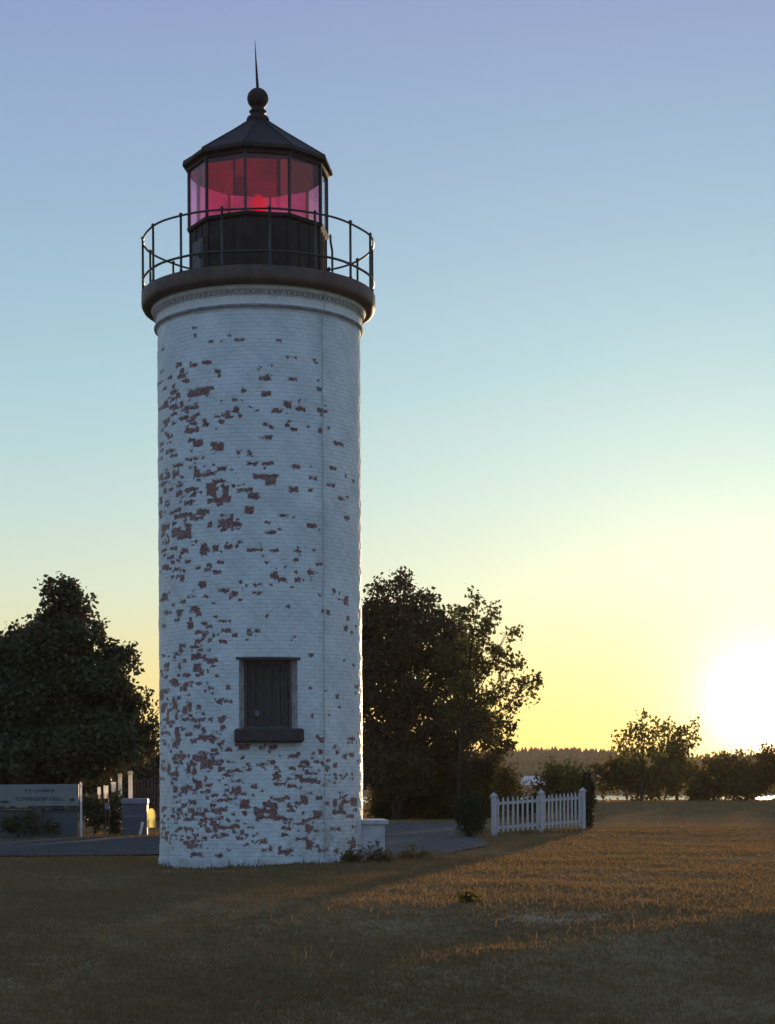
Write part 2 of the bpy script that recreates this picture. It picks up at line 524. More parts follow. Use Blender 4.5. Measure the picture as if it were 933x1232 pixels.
# water: one sheet to the horizon
def water_mat():
    m, nt, out = new_mat('rippled_water')
    L = nt.links
    b = nt.nodes.new('ShaderNodeBsdfPrincipled')
    b.inputs['Base Color'].default_value = (0.02, 0.03, 0.035, 1)
    b.inputs['Roughness'].default_value = 0.12
    tc = nt.nodes.new('ShaderNodeTexCoord')
    n = nt.nodes.new('ShaderNodeTexNoise'); n.inputs['Scale'].default_value = 1.3; n.inputs['Detail'].default_value = 4
    L.new(tc.outputs['Object'], n.inputs['Vector'])
    bp = nt.nodes.new('ShaderNodeBump'); bp.inputs['Strength'].default_value = 0.6; bp.inputs['Distance'].default_value = 0.25
    L.new(n.outputs['Fac'], bp.inputs['Height']); L.new(bp.outputs[0], b.inputs['Normal'])
    L.new(b.outputs[0], out.inputs[0])
    return m
wv = [(-1500, 190, -1.3), (1500, 190, -1.3), (1500, 1500, -1.3), (-1500, 1500, -1.3)]
tag(put('water', np_mesh('water', wv, [(0, 1, 2, 3)], water_mat())), kind='structure')

# far shore hills
def far_h(x, y):
    t = smooth(690, 750, y)
    ridge = 14.5 + 2.2 * np.sin(x * 0.006 + 1.0) + 1.0 * np.sin(x * 0.021) + 0.5 * np.sin(x * .06 + 2)
    return -2.0 + t * (2.6 + ridge * smooth(730, 980, y))
xs = np.linspace(-1400, 1400, 141); ys = np.linspace(680, 1480, 46)
X, Y = np.meshgrid(xs, ys)
i = np.arange(X.size).reshape(X.shape)
f = np.stack([i[:-1, :-1], i[:-1, 1:], i[1:, 1:], i[1:, :-1]], -1).reshape(-1, 4)
hm = simple('far_shore_ground', (0.035, 0.032, 0.018), (0.06, 0.05, 0.03), 0.05, 0.95)
tag(put('far_hills', np_mesh('far_hills', np.stack([X, Y, far_h(X, Y)], -1).reshape(-1, 3), f, hm, True)), kind='structure')

# road and gravel sheets following the ground
def strip(name, near, far, mat, lift, nseg=60, nw=14, jit=0.25):
    """near/far: lists of (X, Y) polylines, same length; resampled"""
    def res(pl):
        pl = np.array(pl, float); d = np.r_[0, np.cumsum(np.linalg.norm(np.diff(pl, axis=0), axis=1))]
        t = np.linspace(0, d[-1], nseg + 1)
        return np.stack([np.interp(t, d, pl[:, 0]), np.interp(t, d, pl[:, 1])], -1)
    A, B = res(near), res(far)
    A[:, 1] += jit * np.sin(np.arange(nseg + 1) * 1.9) * rng.random(nseg + 1); B[:, 1] += jit * np.cos(np.arange(nseg + 1) * 2.3) * rng.random(nseg + 1)
    vs = []
    for k in range(nw + 1):
        p = A + (B - A) * (k / nw)
        vs.append(np.c_[p, gh(p[:, 0], p[:, 1]) + lift])
    v = np.concatenate(vs)
    i = np.arange(len(v)).reshape(nw + 1, nseg + 1)
    f = np.stack([i[:-1, :-1], i[:-1, 1:], i[1:, 1:], i[1:, :-1]], -1).reshape(-1, 4)
    return tag(put(name, np_mesh(name, v, f, mat, True)), kind='structure')

def G(px, py):
    x, y = unroll(px, py)
    Y = EYE * F / (y - CY)
    return ((x - CX) / F * Y, Y)
strip('road', [(-70, 36), (-22, 40.5), G(0, 1033), G(190, 1030), (-1.5, 42.6)], [(-70, 46), (-24, 54), G(0, 1011.5), G(190, 1008), (0.3, 58)], M['asphalt'], 0.035)
strip('gravel_drive', [G(440, 1032), G(500, 1031), G(540, 1027), G(588, 1019)], [G(455, 992), G(510, 990), G(552, 992), G(584, 1013)], M['gravel'], 0.028, 40, 14, .5)

# ------------------------------------------------------------------ lighthouse
AX = -2.447; AY = 36.0
aa = math.atan2(-AX, AY)
LH = empty('lighthouse', (AX, AY, 0), aa)      # local -Y faces the camera, local +X is right
tag(LH, 'white round brick lighthouse with flaking paint and black lantern room', 'lighthouse')
def rpx(w): return AY * w / math.sqrt(F * F + w * w)
RT = rpx(121.6)

def tower_xy(px, py):
    """photo pixel on the tower front -> (phi, z)"""
    x, y = unroll(px, py)
    x0 = CX + AX / AY * F
    s = max(-0.999, min(0.999, (x - x0) / 121.8))
    phi = math.asin(s)
    return phi, EYE + (CY - y) / F * (AY - RT * math.cos(phi))

flakes = []
def crop(ox, oy, s, lst):
    for (x, y, w, h) in lst:
        flakes.append((ox + x / s, oy + y / s, w / s, h / s))
crop(170, 380, 3.332, [(228,83,8,10),(287,107,24,14),(360,80,16,10),(400,96,42,12),(547,97,12,8),(595,165,42,8),(95,140,16,14),(162,200,22,16),(218,203,28,14),(274,190,40,14),(175,225,22,22),(315,225,22,14),(323,242,18,12),(92,228,14,14),(497,248,46,16),(512,236,16,10),(600,252,32,14),(470,212,8,12),(695,258,10,10),(703,290,26,16),(690,185,10,6),(502,314,38,20),(540,382,42,14),(583,355,36,26),(630,372,46,18),(625,340,8,12),(718,378,44,14),(142,288,12,14),(240,310,90,34),(283,292,34,14),(160,325,22,26),(110,355,20,24),(140,338,24,16),(206,374,74,16),(172,362,16,30),(380,337,22,14),(383,378,26,22),(330,342,8,12),(310,408,30,10),(360,407,34,14),(328,427,32,12),(265,425,18,24),(185,413,36,18),(208,424,40,14),(215,463,60,24),(496,435,24,14),(580,438,18,18),(605,455,32,12),(710,452,14,26),(662,441,10,10),(442,366,16,10),(508,488,30,12),(783,511,40,16),(238,514,48,32),(312,525,46,38),(395,550,12,14),(436,557,20,14),(222,575,84,12),(450,592,48,14),(506,591,52,14),(225,612,10,14),(262,640,90,18),(330,617,36,18),(235,630,20,18),(280,622,14,12),(615,605,30,22),(760,608,30,14),(500,645,104,20),(516,665,40,34),(680,648,32,14),(750,675,36,14),(605,695,36,24),(670,697,20,12),(845,660,10,16),(815,805,30,18),(785,730,14,16),(820,722,12,14),(320,665,60,14),(385,682,34,14),(290,700,40,60),(345,705,30,60),(320,740,100,24),(330,755,20,14),(420,700,60,16),(450,722,50,34),(212,698,64,14),(165,715,28,22),(200,752,38,18),(130,700,20,14),(435,778,34,28),(250,790,36,30),(230,815,60,16),(180,803,80,16),(165,812,50,12),(350,803,56,14),(345,830,60,40),(385,838,54,26),(340,858,26,14),(678,840,48,18),(568,800,50,12),(518,868,48,14),(505,828,26,6),(150,870,40,40),(200,860,30,50),(185,885,60,28),(105,852,34,30),(105,910,36,16),(95,880,16,18),(403,907,20,10),(285,838,16,24),(148,607,28,16),(148,640,30,14),(110,440,14,28),(142,437,18,16),(125,490,28,14),(140,545,22,14),(118,548,20,14),(92,465,12,14),(90,520,18,20),(85,578,20,10),(85,650,18,26),(108,637,14,14),(165,672,16,18),(110,672,16,10),(85,745,14,30),(85,800,16,40),(105,705,16,24)])
crop(170, 640, 3.332, [(105,42,32,14),(102,97,12,14),(190,76,22,20),(258,70,24,50),(262,88,28,16),(308,70,24,26),(358,62,30,18),(403,40,18,10),(158,118,20,16),(105,145,34,18),(282,135,26,18),(155,152,14,12),(160,180,16,20),(175,190,18,26),(315,164,34,16),(135,187,10,14),(465,73,56,14),(528,74,38,14),(618,75,28,12),(615,108,22,14),(648,60,8,8),(503,125,12,12),(533,180,30,20),(560,192,34,16),(620,192,24,18),(672,162,26,16),(673,192,12,12),(570,142,10,10),(705,128,30,20),(258,214,24,26),(245,215,18,12),(320,237,16,12),(345,235,32,16),(380,250,26,24),(405,232,16,8),(425,216,16,10),(478,210,18,12),(465,245,40,14),(105,265,24,34),(122,248,8,22),(222,262,14,10),(265,260,10,10),(400,272,10,10),(765,237,16,18),(812,275,20,44),(700,250,8,8),(584,297,18,14),(225,312,42,24),(208,378,26,30),(282,382,26,12),(343,360,50,14),(347,397,40,16),(240,405,34,14),(262,412,22,24),(238,440,30,18),(285,437,14,12),(212,463,12,10),(248,475,20,16),(504,338,8,16),(468,396,18,14),(437,412,14,10),(428,396,8,8),(607,422,16,12),(820,345,18,18),(812,385,16,24),(740,322,20,20),(855,375,10,14),(238,505,60,18),(295,518,48,20),(176,478,14,16),(110,537,24,20),(165,540,12,40),(185,520,16,14),(145,505,14,20),(235,545,36,36),(195,577,36,16),(252,565,18,20),(145,607,34,30),(180,630,32,20),(195,612,20,16),(240,610,26,10),(290,627,24,12),(92,575,12,20),(95,638,30,12),(85,665,18,30),(365,560,14,26),(355,622,18,18),(320,684,24,10),(140,680,14,40),(150,700,16,30),(205,700,20,40),(190,712,20,26),(95,710,18,40),(240,705,14,12),(672,495,20,14),(628,540,34,12),(778,658,14,14),(805,515,14,14),(670,625,12,10)])
crop(183, 800, 4.93, [(345,40,16,22),(72,65,14,18),(178,118,20,14),(462,134,26,20),(80,165,50,22),(105,208,16,18),(148,208,20,40),(145,252,28,30),(155,230,20,20),(75,265,22,34),(212,278,36,30),(242,258,24,56),(288,248,24,20),(412,218,30,18),(160,305,24,36),(105,318,16,20),(215,325,40,20),(302,325,40,28),(358,325,28,24),(422,323,44,24),(495,290,20,12),(434,372,26,30),(84,372,16,24),(168,400,26,60),(198,385,24,26),(170,440,30,60),(150,475,30,40),(125,515,20,24),(88,470,26,26),(318,430,60,30),(372,440,34,60),(385,402,34,18),(318,402,20,16),(268,458,30,24),(180,545,80,26),(160,560,40,20),(185,570,16,20),(300,550,90,40),(330,590,60,60),(265,590,50,24),(235,620,24,60),(390,590,80,22),(375,555,20,24),(412,480,20,20),(385,508,40,20),(465,505,40,22),(545,550,16,18),(588,610,20,22),(548,490,70,40),(470,637,46,20),(65,610,16,44),(115,610,20,60),(150,650,50,30),(150,678,36,16),(265,645,30,20),(365,615,20,20),(292,712,48,52),(210,745,50,50),(155,740,30,50),(185,775,20,20),(230,725,24,16),(352,750,32,26),(384,776,50,24),(520,690,96,14),(505,745,60,40),(530,768,80,18),(450,715,30,20),(448,804,84,22),(172,815,26,14),(208,835,36,32),(375,835,40,24),(410,860,104,24),(300,855,20,24),(335,862,30,14),(178,862,26,24),(70,862,16,28),(290,888,80,26),(245,918,90,20),(220,890,18,20),(190,885,16,24),(160,918,30,22),(355,915,64,24),(380,940,40,36),(390,975,40,40),(300,942,30,22),(130,895,12,16),(90,895,14,24),(82,970,26,22),(228,972,50,22),(280,975,40,12),(345,972,30,14),(450,966,90,22),(510,958,24,16),(585,966,40,12),(540,990,32,30),(108,998,24,26),(95,1025,30,20),(122,1050,10,36),(70,1022,12,20),(225,1058,40,30),(240,1075,40,34),(262,1050,26,20),(280,1078,12,20),(285,1125,70,26),(408,1132,40,20),(565,1068,30,18),(555,830,70,60),(620,870,40,50),(560,880,40,24),(610,720,40,30)])
crop(313, 800, 4.93, [(440,185,24,26),(300,305,16,30),(570,130,14,24),(560,165,12,20),(285,140,12,12),(347,440,36,26),(535,440,40,20),(520,460,30,12),(345,517,26,26),(425,495,18,20),(445,520,22,26),(488,543,26,22),(528,540,20,24),(575,572,24,14),(190,543,56,24),(245,577,42,24),(275,597,24,20),(20,590,50,20),(68,580,40,28),(95,610,30,24),(10,490,30,20),(75,490,50,26),(428,597,24,22),(335,627,18,16),(268,632,14,22),(432,650,18,14),(500,650,14,14),(535,650,16,20),(232,650,14,8),(110,660,30,24),(280,685,100,34),(335,700,24,30),(110,710,80,24),(180,680,60,10),(255,800,50,54),(100,800,50,20),(150,795,24,18),(60,830,90,34),(40,870,120,40),(90,850,30,30),(60,908,160,20),(180,840,60,16),(220,825,40,20),(550,815,50,60),(430,820,30,50),(470,850,30,60),(400,690,30,20),(465,760,24,24),(260,925,50,26),(330,890,60,50),(280,970,50,46),(200,950,30,16),(160,975,26,26),(130,1010,24,16),(20,1045,36,26),(235,1035,70,22),(280,1070,44,60),(430,1105,30,18),(150,1110,90,26),(355,1105,50,20),(60,1090,16,24),(540,1060,36,60)])

frr = random.Random(5)
for (x, y, w, h) in list(flakes):
    for k in range(frr.choice([0, 1, 1, 2]) + (1 if y > 880 else 0)):
        flakes.append((x + frr.gauss(0, 7), y + frr.gauss(0, 5), frr.uniform(1.6, 5.5), frr.uniform(1.8, 3.4)))
for k in range(75):
    flakes.append((194 + abs(frr.gauss(0, 38)), frr.uniform(450, 690), frr.uniform(3, 11), frr.uniform(3, 5)))
for k in range(85):
    flakes.append((194 + abs(frr.gauss(0, 42)), frr.uniform(720, 1010), frr.uniform(3, 10), frr.uniform(3, 5)))
for k in range(60):
    flakes.append((frr.uniform(240, 432), frr.uniform(905, 1015), frr.uniform(3, 14), frr.uniform(2.5, 5)))
flakes = [q for q in flakes if not (278 < q[0] < 368 and 788 < q[1] < 894 and (q[0] < 366))]
Z_TOP = 10.36
WPHI, _ = tower_xy(323, 835)
WH = math.asin(0.535 / RT)
_, WZ1 = tower_xy(323, 793.5)
_, WZ0 = tower_xy(323, 877)

def build_tower():
    step = 0.021
    def seg(a, b, d): return np.linspace(a, b, max(2, int(round(abs(b - a) / d)) + 1))
    ph = np.unique(np.round(np.concatenate([seg(-PI, WPHI - WH, step / RT), seg(WPHI - WH, WPHI + WH, step / RT), seg(WPHI + WH, PI, step / RT)]), 9))
    zs = np.unique(np.round(np.concatenate([seg(-0.25, WZ0, step), seg(WZ0, WZ1, step), seg(WZ1, Z_TOP, step)]), 9))
    PH, ZZ = np.meshgrid(ph[:-1], zs)          # last column wraps to the first
    nphi, nz = PH.shape[1], PH.shape[0]
    U = PH * RT
    d = np.full(PH.shape, 0.2)
    def carve(u, z, w, h):
        iu = (U[0] > u - w / 2 - .25) & (U[0] < u + w / 2 + .25)
        iz = (zs > z - h / 2 - .25) & (zs < z + h / 2 + .25)
        if not iu.any() or not iz.any(): return
        sub = np.ix_(iz, iu)
        dd = np.maximum(np.abs(U[sub] - u) - w / 2, np.abs(ZZ[sub] - z) - h / 2)
        d[sub] = np.minimum(d[sub], dd)
    for (x, y, w, h) in flakes:
        p1, z = tower_xy(x, y)
        pa, _ = tower_xy(x - w / 2, y); pb, _ = tower_xy(x + w / 2, y)
        sc = 0.01527
        wu = min((pb - pa) * RT, 0.55) * 0.93
        carve(p1 * RT, z, wu * .98, h * sc * 0.9)
    # the side the photograph does not show: bricks lost at random
    for k in range(420):
        u = rng.uniform(PI / 2 * RT + .05, 3 * PI / 2 * RT - .05)
        if u > PI * RT: u -= 2 * PI * RT
        z = rng.uniform(0.3, 9.2)
        z = round(z / .075) * .075 + .0375
        carve(u, z, rng.choice([.1, .2, .2, .4]), rng.choice([.06, .06, .14]))
    grime = 0.12 + 0.55 * (1 - smooth(0.3, 2.2, ZZ)) * smooth(-0.35, 0.9, PH) * (1 - smooth(1.9, 2.6, PH)) + 0.35 * (1 - smooth(0.1, .9, ZZ))
    grime += 0.5 * np.exp(-((PH - 0.635) / 0.07) ** 2) * (0.35 + 0.4 * np.sin(ZZ * 1.7) ** 2)
    grime += 0.18 * smooth(0.5, 1.4, PH)
    grime += 0.25 * (1 - smooth(-1.5, -.6, PH)) * (PH > -1.6) * smooth(3.5, 5.5, ZZ) * (1 - smooth(8, 9.5, ZZ))
    # slightly uneven wall
    rad = RT + 0.006 * (np.sin(U * 5.1 + np.sin(ZZ * 2.3) * 2) * np.sin(ZZ * 6.3 + U) + 0.7 * np.sin(U * 17 + ZZ * 3) * np.sin(ZZ * 19 + 1)) + 0.0025 * rng.standard_normal(PH.shape)
    rad -= 0.006 * (d < 0.0)
    rad += 0.012 * (1 - smooth(0.0, 1.2, ZZ))
    v = np.stack([rad * np.sin(PH), -rad * np.cos(PH), ZZ], -1).reshape(-1, 3)
    i = np.arange(nphi * nz).reshape(nz, nphi)
    j = np.roll(i, -1, axis=1)
    f = np.stack([i[:-1], j[:-1], j[1:], i[1:]], -1)
    mid_ph = (ph[:-1] + ph[1:]) / 2
    mid_z = (zs[:-1] + zs[1:]) / 2
    hole = ((mid_z > WZ0) & (mid_z < WZ1))[:, None] & ((mid_ph > WPHI - WH) & (mid_ph < WPHI + WH))[None, :]
    keep = ~hole
    f = f[keep]
    me = np_mesh('tower_wall', v, f.reshape(-1, 4), M['tower'], True)
    for nm, arr in (('paint_edge', np.clip(d, -.1, .1)), ('grime', np.clip(grime, 0, 1))):
        at = me.attributes.new(nm, 'FLOAT', 'POINT')
        at.data.foreach_set('value', arr.astype(np.float32).ravel())
    uvl = me.uv_layers.new(name='wall')
    li = np.empty(len(me.loops), dtype=np.int32)
    me.loops.foreach_get('vertex_index', li)
    uvp = np.stack([U.ravel()[li], ZZ.ravel()[li]], -1)
    fu = uvp[:, 0].reshape(-1, 4)
    wrap = (fu.max(1) - fu.min(1)) > RT
    fu[wrap] = np.where(fu[wrap] < 0, fu[wrap] + 2 * PI * RT, fu[wrap])
    uvp[:, 0] = fu.ravel()
    uvl.data.foreach_set('uv', uvp.astype(np.float32).ravel())
    return put('tower_wall', me, LH)
build_tower()

# plinth
MB().lathe([(RT + 0.045, -0.3), (RT + 0.045, 0.08), (RT + 0.035, 0.15), (RT + 0.012, 0.20)], 96, cap=False).build('plinth', simple('plinth_paint', (.36, .36, .35), (.62, .65, .64), 2.5, .85, 0, .5, 12), LH)

# window
wx = RT * math.sin(WPHI)
wl, wr = RT * math.sin(WPHI - WH), RT * math.sin(WPHI + WH)
yl, yr = -RT * math.cos(WPHI - WH), -RT * math.cos(WPHI + WH)
win = MB()
il, ir = wl + 0.085, wr - 0.105
yi = max(yl, yr) + 0.10
win.add([(wl - .004, yl - .008, WZ0), (il, yi, WZ0), (il, yi, WZ1), (wl - .004, yl - .008, WZ1)], [(3, 2, 1, 0)])
win.add([(wr + .004, yr - .008, WZ0), (ir, yi, WZ0), (ir, yi, WZ1), (wr + .004, yr - .008, WZ1)], [(0, 1, 2, 3)])
nn = 9
top = [(RT * math.sin(WPHI - WH + 2 * WH * k / nn), -RT * math.cos(WPHI - WH + 2 * WH * k / nn) - .004) for k in range(nn + 1)]
tv = [(x, y, WZ1) for x, y in top] + [(il + (ir - il) * k / nn, yi, WZ1) for k in range(nn + 1)]
win.add(tv, [(k, nn + 1 + k, nn + 2 + k, k + 1) for k in range(nn)])
WIN = win.build('window', M['jamb'], LH)
fr = MB()
fd = 0.05
fr.box(((il + .028), yi + .02, (WZ0 + WZ1) / 2), (.055, fd, WZ1 - WZ0 - .004), bev=.006)
fr.box(((ir - .028), yi + .02, (WZ0 + WZ1) / 2), (.055, fd, WZ1 - WZ0 - .004), bev=.006)
fr.box(((il + ir) / 2, yi + .022, WZ1 - .04), (ir - il - .115, fd, .075), bev=.006)
fr.box(((il + ir) / 2, yi + .022, WZ0 + .035), (ir - il - .115, fd, .065), bev=.006)
fr.build('window_frame', M['frame_old'], WIN)
bd = MB()
nb = 5
bw = (ir - il - .118) / nb
for k in range(nb):
    bd.box((il + .059 + bw * (k + .5), yi + .040 + .004 * (k % 2), (WZ0 + WZ1) / 2), (bw - .006, .03, WZ1 - WZ0 - .15), bev=.004)
bd.box(((il + ir) / 2, yi + .032, WZ0 + .75), (ir - il - .125, .02, .05), bev=.004)
bd.build('board_panel', M['board'], WIN)
kb = MB().lathe([(.0, -.012), (.062, -.012), (.068, -.004), (.055, .012), (.0, .014)], 20, cap=False)
ko = kb.build('round_vent_cover', simple('dull_grey_metal', (.10, .10, .10), (.15, .15, .15), 9, .6), WIN, ((il + .24), yi + .012, WZ0 + .28))
ko.rotation_euler = (PI / 2, 0, 0)
# lintel: thin dark projecting strip
lt = MB()
for k in range(14):
    a0 = WPHI - WH * 1.1 + WH * 2.2 * k / 14; a1 = WPHI - WH * 1.1 + WH * 2.2 * (k + 1) / 14
    r0, r1 = RT - .05, RT + .03
    z0, z1 = WZ1 + .002, WZ1 + .045
    q = []
    for z in (z0, z1):
        for a_, r in ((a0, r0), (a1, r0), (a1, r1), (a0, r1)):
            q.append((r * math.sin(a_), -r * math.cos(a_), z))
    lt.add(q, [(0, 1, 2, 3), (7, 6, 5, 4), (3, 2, 6, 7)] + ([(0, 3, 7, 4)] if k == 0 else []) + ([(1, 5, 6, 2)] if k == 13 else []))
lt.build('lintel', M['stone_dark'], WIN)
# sill: heavy dark stone
sl = MB()
sx0 = RT * math.sin(WPHI) - 0.635; sx1 = RT * math.sin(WPHI) + 0.635
yc = (yl + yr) / 2
sl.box(((sx0 + sx1) / 2, yc - .07, WZ0 - .125), (sx1 - sx0, .42, .255), rz=WPHI * 0.8, bev=.03)
sl.build('sill', M['stone_dark'], WIN)

# cornice
co = MB()
co.lathe([(RT + .004, 10.30), (RT + .045, 10.345), (RT + .050, 10.385), (RT + .03, 10.41), (RT + .022, 10.43), (RT + .022, 10.545)], 128, cap=False)
co.build('cornice', M['cream'], LH)
MB().lathe([(RT + .045, 10.325), (RT + .066, 10.345), (RT + .066, 10.372), (RT + .045, 10.388)], 128, cap=False).build('moulding_ring', M['line'], LH)
dn = MB()
nden = 118
dv, df = [], []
na = nden * 6
for (zz, amp) in ((10.567, 0), (10.570, 1), (10.572, 1), (10.628, 1), (10.632, 1), (10.638, 0)):
    for k in range(na):
        a_ = 2 * PI * k / na
        rr_ = RT + .026 + (.055 if (k % 6) in (0, 1, 2) else .004) * amp
        dv.append((rr_ * math.sin(a_), -rr_ * math.cos(a_), zz))
for i_ in range(5):
    for k in range(na):
        k2 = (k + 1) % na
        df.append((i_ * na + k, i_ * na + k2, i_ * na + na + k2, i_ * na + na + k))
dn.add(dv, df)
dn.build('dentil_course', M['dentil'], LH)
MB().lathe([(RT + .022, 10.545), (RT + .045, 10.55), (RT + .045, 10.563), (RT + .024, 10.57), (RT + .024, 10.64), (RT + .085, 10.644), (RT + .105, 10.67), (RT + .12, 10.70), (RT + .12, 10.725)], 128, cap=False).build('crown_moulding', M['cream'], LH)

# gallery deck
RD = rpx(140.6)
Z_D = 11.04
MB().lathe([(0.5, 10.722), (RT + .10, 10.722), (RD - .10, 10.71), (RD - .035, 10.73), (RD - .004, 10.79), (RD, 10.83), (RD, 11.0), (RD - .015, 11.03), (RD - .04, Z_D), (0.3, Z_D)], 144, cap=False).build('gallery_deck', M['deck'], LH)
# railing
RR = rpx(138.6)
def ring(r, z, rad, n=96):
    pts = []
    for k in range(n):
        a_ = 2 * PI * k / n
        wob = 0.008 * math.sin(a_ * 5 + z) + 0.004 * math.sin(a_ * 11)
        pts.append(((r + wob * .5) * math.sin(a_), -(r + wob * .5) * math.cos(a_), z + wob))
    return MB().tube(pts, rad, 8, closed=True)
ring(RR, 12.06, .021).build('top_rail', M['rail'], LH)
ring(RR, 11.29, .024).build('bottom_rail', M['rail'], LH)
pp = MB().lathe([(.034, 0), (.034, .02), (.024, .03), (.022, 1.02), (.034, 1.03), (.036, 1.055), (.026, 1.075), (.0, 1.085)], 10, cap=False)
post0 = None
for k in range(16):
    a_ = R_(5.2 + 22.5 * k)
    loc = (RR * math.sin(a_), -RR * math.cos(a_), Z_D - .004)
    if post0 is None:
        post0 = pp.build('railing_post', M['rail'], LH, loc)
    else:
        o = post0.copy(); col.objects.link(o); o.location = loc; o.parent = LH

# lantern room
RL = rpx(84.2)
ZP0, ZP1 = 12.30, 13.40
ph0 = -10.3
vang = [R_(ph0 + 36 * k) for k in range(10)]
def lv(a_, r, z): return (r * math.sin(a_), -r * math.cos(a_), z)
wl_ = MB()
lw = [(RL - .01, Z_D - .003), (RL - .005, Z_D + .06), (RL - .03, Z_D + .075), (RL - .03, ZP0 - .10), (RL + .02, ZP0 - .07), (RL + .035, ZP0 - .02), (RL + .01, ZP0)]
for i_ in range(len(lw) - 1):
    for k in range(10):
        r0, z0 = lw[i_]; r1, z1 = lw[i_ + 1]
        a0, a1 = vang[k], vang[(k + 1) % 10]
        wl_.add([lv(a0, r0, z0), lv(a1, r0, z0), lv(a1, r1, z1), lv(a0, r1, z1)], [(0, 1, 2, 3)])
for k in range(10):        # thickness at the top and inner lining
    a0, a1 = vang[k], vang[(k + 1) % 10]
    wl_.add([lv(a0, RL + .01, ZP0), lv(a1, RL + .01, ZP0), lv(a1, RL - .12, ZP0), lv(a0, RL - .12, ZP0)], [(0, 1, 2, 3)])
    wl_.add([lv(a0, RL - .12, ZP0), lv(a1, RL - .12, ZP0), lv(a1, RL - .12, Z_D), lv(a0, RL - .12, Z_D)], [(0, 1, 2, 3)])
    for t in (0.0, 0.34, 0.67):   # plate seams
        p0 = Vector(lv(a0, RL - .03, 0)).lerp(Vector(lv(a1, RL - .03, 0)), t)
        wl_.box((p0.x, p0.y, (Z_D + ZP0) / 2 - .01), (.035 if t else .06, .035, ZP0 - Z_D - .18), rz=(a0 + a1) / 2 if t else a0)
wl_.build('lantern_wall', M['iron'], LH)
MB().lathe([(RL - .125, ZP0 - .35), (0.0, ZP0 - .35)], 20, cap=False).build('lantern_floor', M['iron'], LH)
# small hatch door on the left facet and a downpipe on the right
adoor = (vang[8] + vang[9]) / 2
md = Vector(lv(adoor, (RL - .03) * math.cos(R_(18)) + .012, 11.55))
hd = MB().box((0, 0, 0), (.50, .03, .82), bev=.01)
hd.box((0, -.022, .0), (.36, .012, .62), bev=.004)
ho = hd.build('hatch_door', simple('grey_iron_hatch', (.05, .05, .055), (.085, .08, .08), 5, .6), LH, md)
ho.rotation_euler = (0, 0, adoor)
MB().lathe([(.028, -.02), (.03, 0), (.028, .02)], 12).build('handle', M['rail'], ho, (.17, -.05, .05))
ap = R_(84)
MB().tube([lv(ap, RL + .075, Z_D), lv(ap, RL + .075, 11.9), lv(ap, RL + .045, 12.08), lv(ap, RL + .04, 12.22)], .022, 8).build('downpipe', M['rail'], LH)

# glazing
for k in range(10):
    a0, a1 = vang[k], vang[(k + 1) % 10]
    mid = math.degrees((a0 + (a1 if a1 > a0 else a1 + 2 * PI)) / 2) % 360
    r = RL - .02
    p0, p1 = Vector(lv(a0, r, 0)), Vector(lv(a1, r, 0))
    nrm = Vector((math.sin(R_(mid)), -math.cos(R_(mid)), 0))
    q = []
    for off in (0, -.008):
        for p_, z in ((p0, ZP0 + .02), (p1, ZP0 + .02), (p1, ZP1 - .02), (p0, ZP1 - .02)):
            q.append((p_.x + nrm.x * off, p_.y + nrm.y * off, z))
    mm = M['pane_red']
    if 240 < mid < 310: mm = M['pane_pink']
    elif 30 < mid < 60: mm = M['pane_smoky']
    elif 65 < mid < 130: mm = M['pane_clear']
    MB().add(q, [(0, 1, 2, 3)]).build('glass_pane', mm, LH)
    ml = MB()
    c = lv(a0, RL - .012, (ZP0 + ZP1) / 2)
    ml.box(c, (.040, .06, ZP1 - ZP0), rz=a0, bev=.005)
    ml.build('mullion', M['rail'], LH)

# roof: ten-sided cone with fascia
RE = rpx(91.0)
rf = MB()
prof = [(RL - .16, ZP1 - .005), (RL + .015, ZP1 - .005), (RL + .02, ZP1 + .045), (RE - .05, ZP1 + .07), (RE, ZP1 + .085), (RE, ZP1 + .145), (RE - .02, ZP1 + .17), (0.62, 14.13), (0.22, 14.42), (0.205, 14.45)]
for i_ in range(len(prof) - 1):
    for k in range(10):
        r0, z0 = prof[i_]; r1, z1 = prof[i_ + 1]
        a0, a1 = vang[k], vang[(k + 1) % 10]
        rf.add([lv(a0, r0, z0), lv(a1, r0, z0), lv(a1, r1, z1), lv(a0, r1, z1)], [(0, 1, 2, 3)])
for k in range(10):    # standing ribs on the hips
    a0 = vang[k]
    rf.tube([lv(a0, RE - .015, ZP1 + .168), lv(a0, .62, 14.135), lv(a0, .22, 14.425)], [.018, .016, .012], 6)
rf.build('lantern_roof', M['iron'], LH)
MB().lathe([(RL - .16, ZP1 - .004), (RL - .3, ZP1 + .10), (.25, 13.75), (0.0, 13.78)], 10, phase=vang[0] - PI / 2, smooth=False, cap=False).build('lantern_ceiling', simple('ceiling_paint', (.05, .035, .04), (.16, .10, .11), 5, .8), LH)
bl = MB()
pr = [(.215, 14.44), (.225, 14.47), (.205, 14.52), (.15, 14.55), (.125, 14.60), (.165, 14.615), (.17, 14.64), (.13, 14.66), (.125, 14.70)]
cz, rb = 14.885, .207
for k in range(13):
    an = -1.05 + (PI / 2 + 1.05) * k / 12
    pr.append((max(.02, rb * math.cos(an)), cz + rb * math.sin(an)))
bl.lathe(pr, 32, cap=False)
bl.build('ball_finial', M['iron'], LH)
MB().tube([(0, 0, 15.06), (-.012, 0, 15.25), (-.03, 0, 15.6), (-.05, 0, 16.02)], [.030, .026, .016, .004], 8).build('lightning_rod', M['iron'], LH)

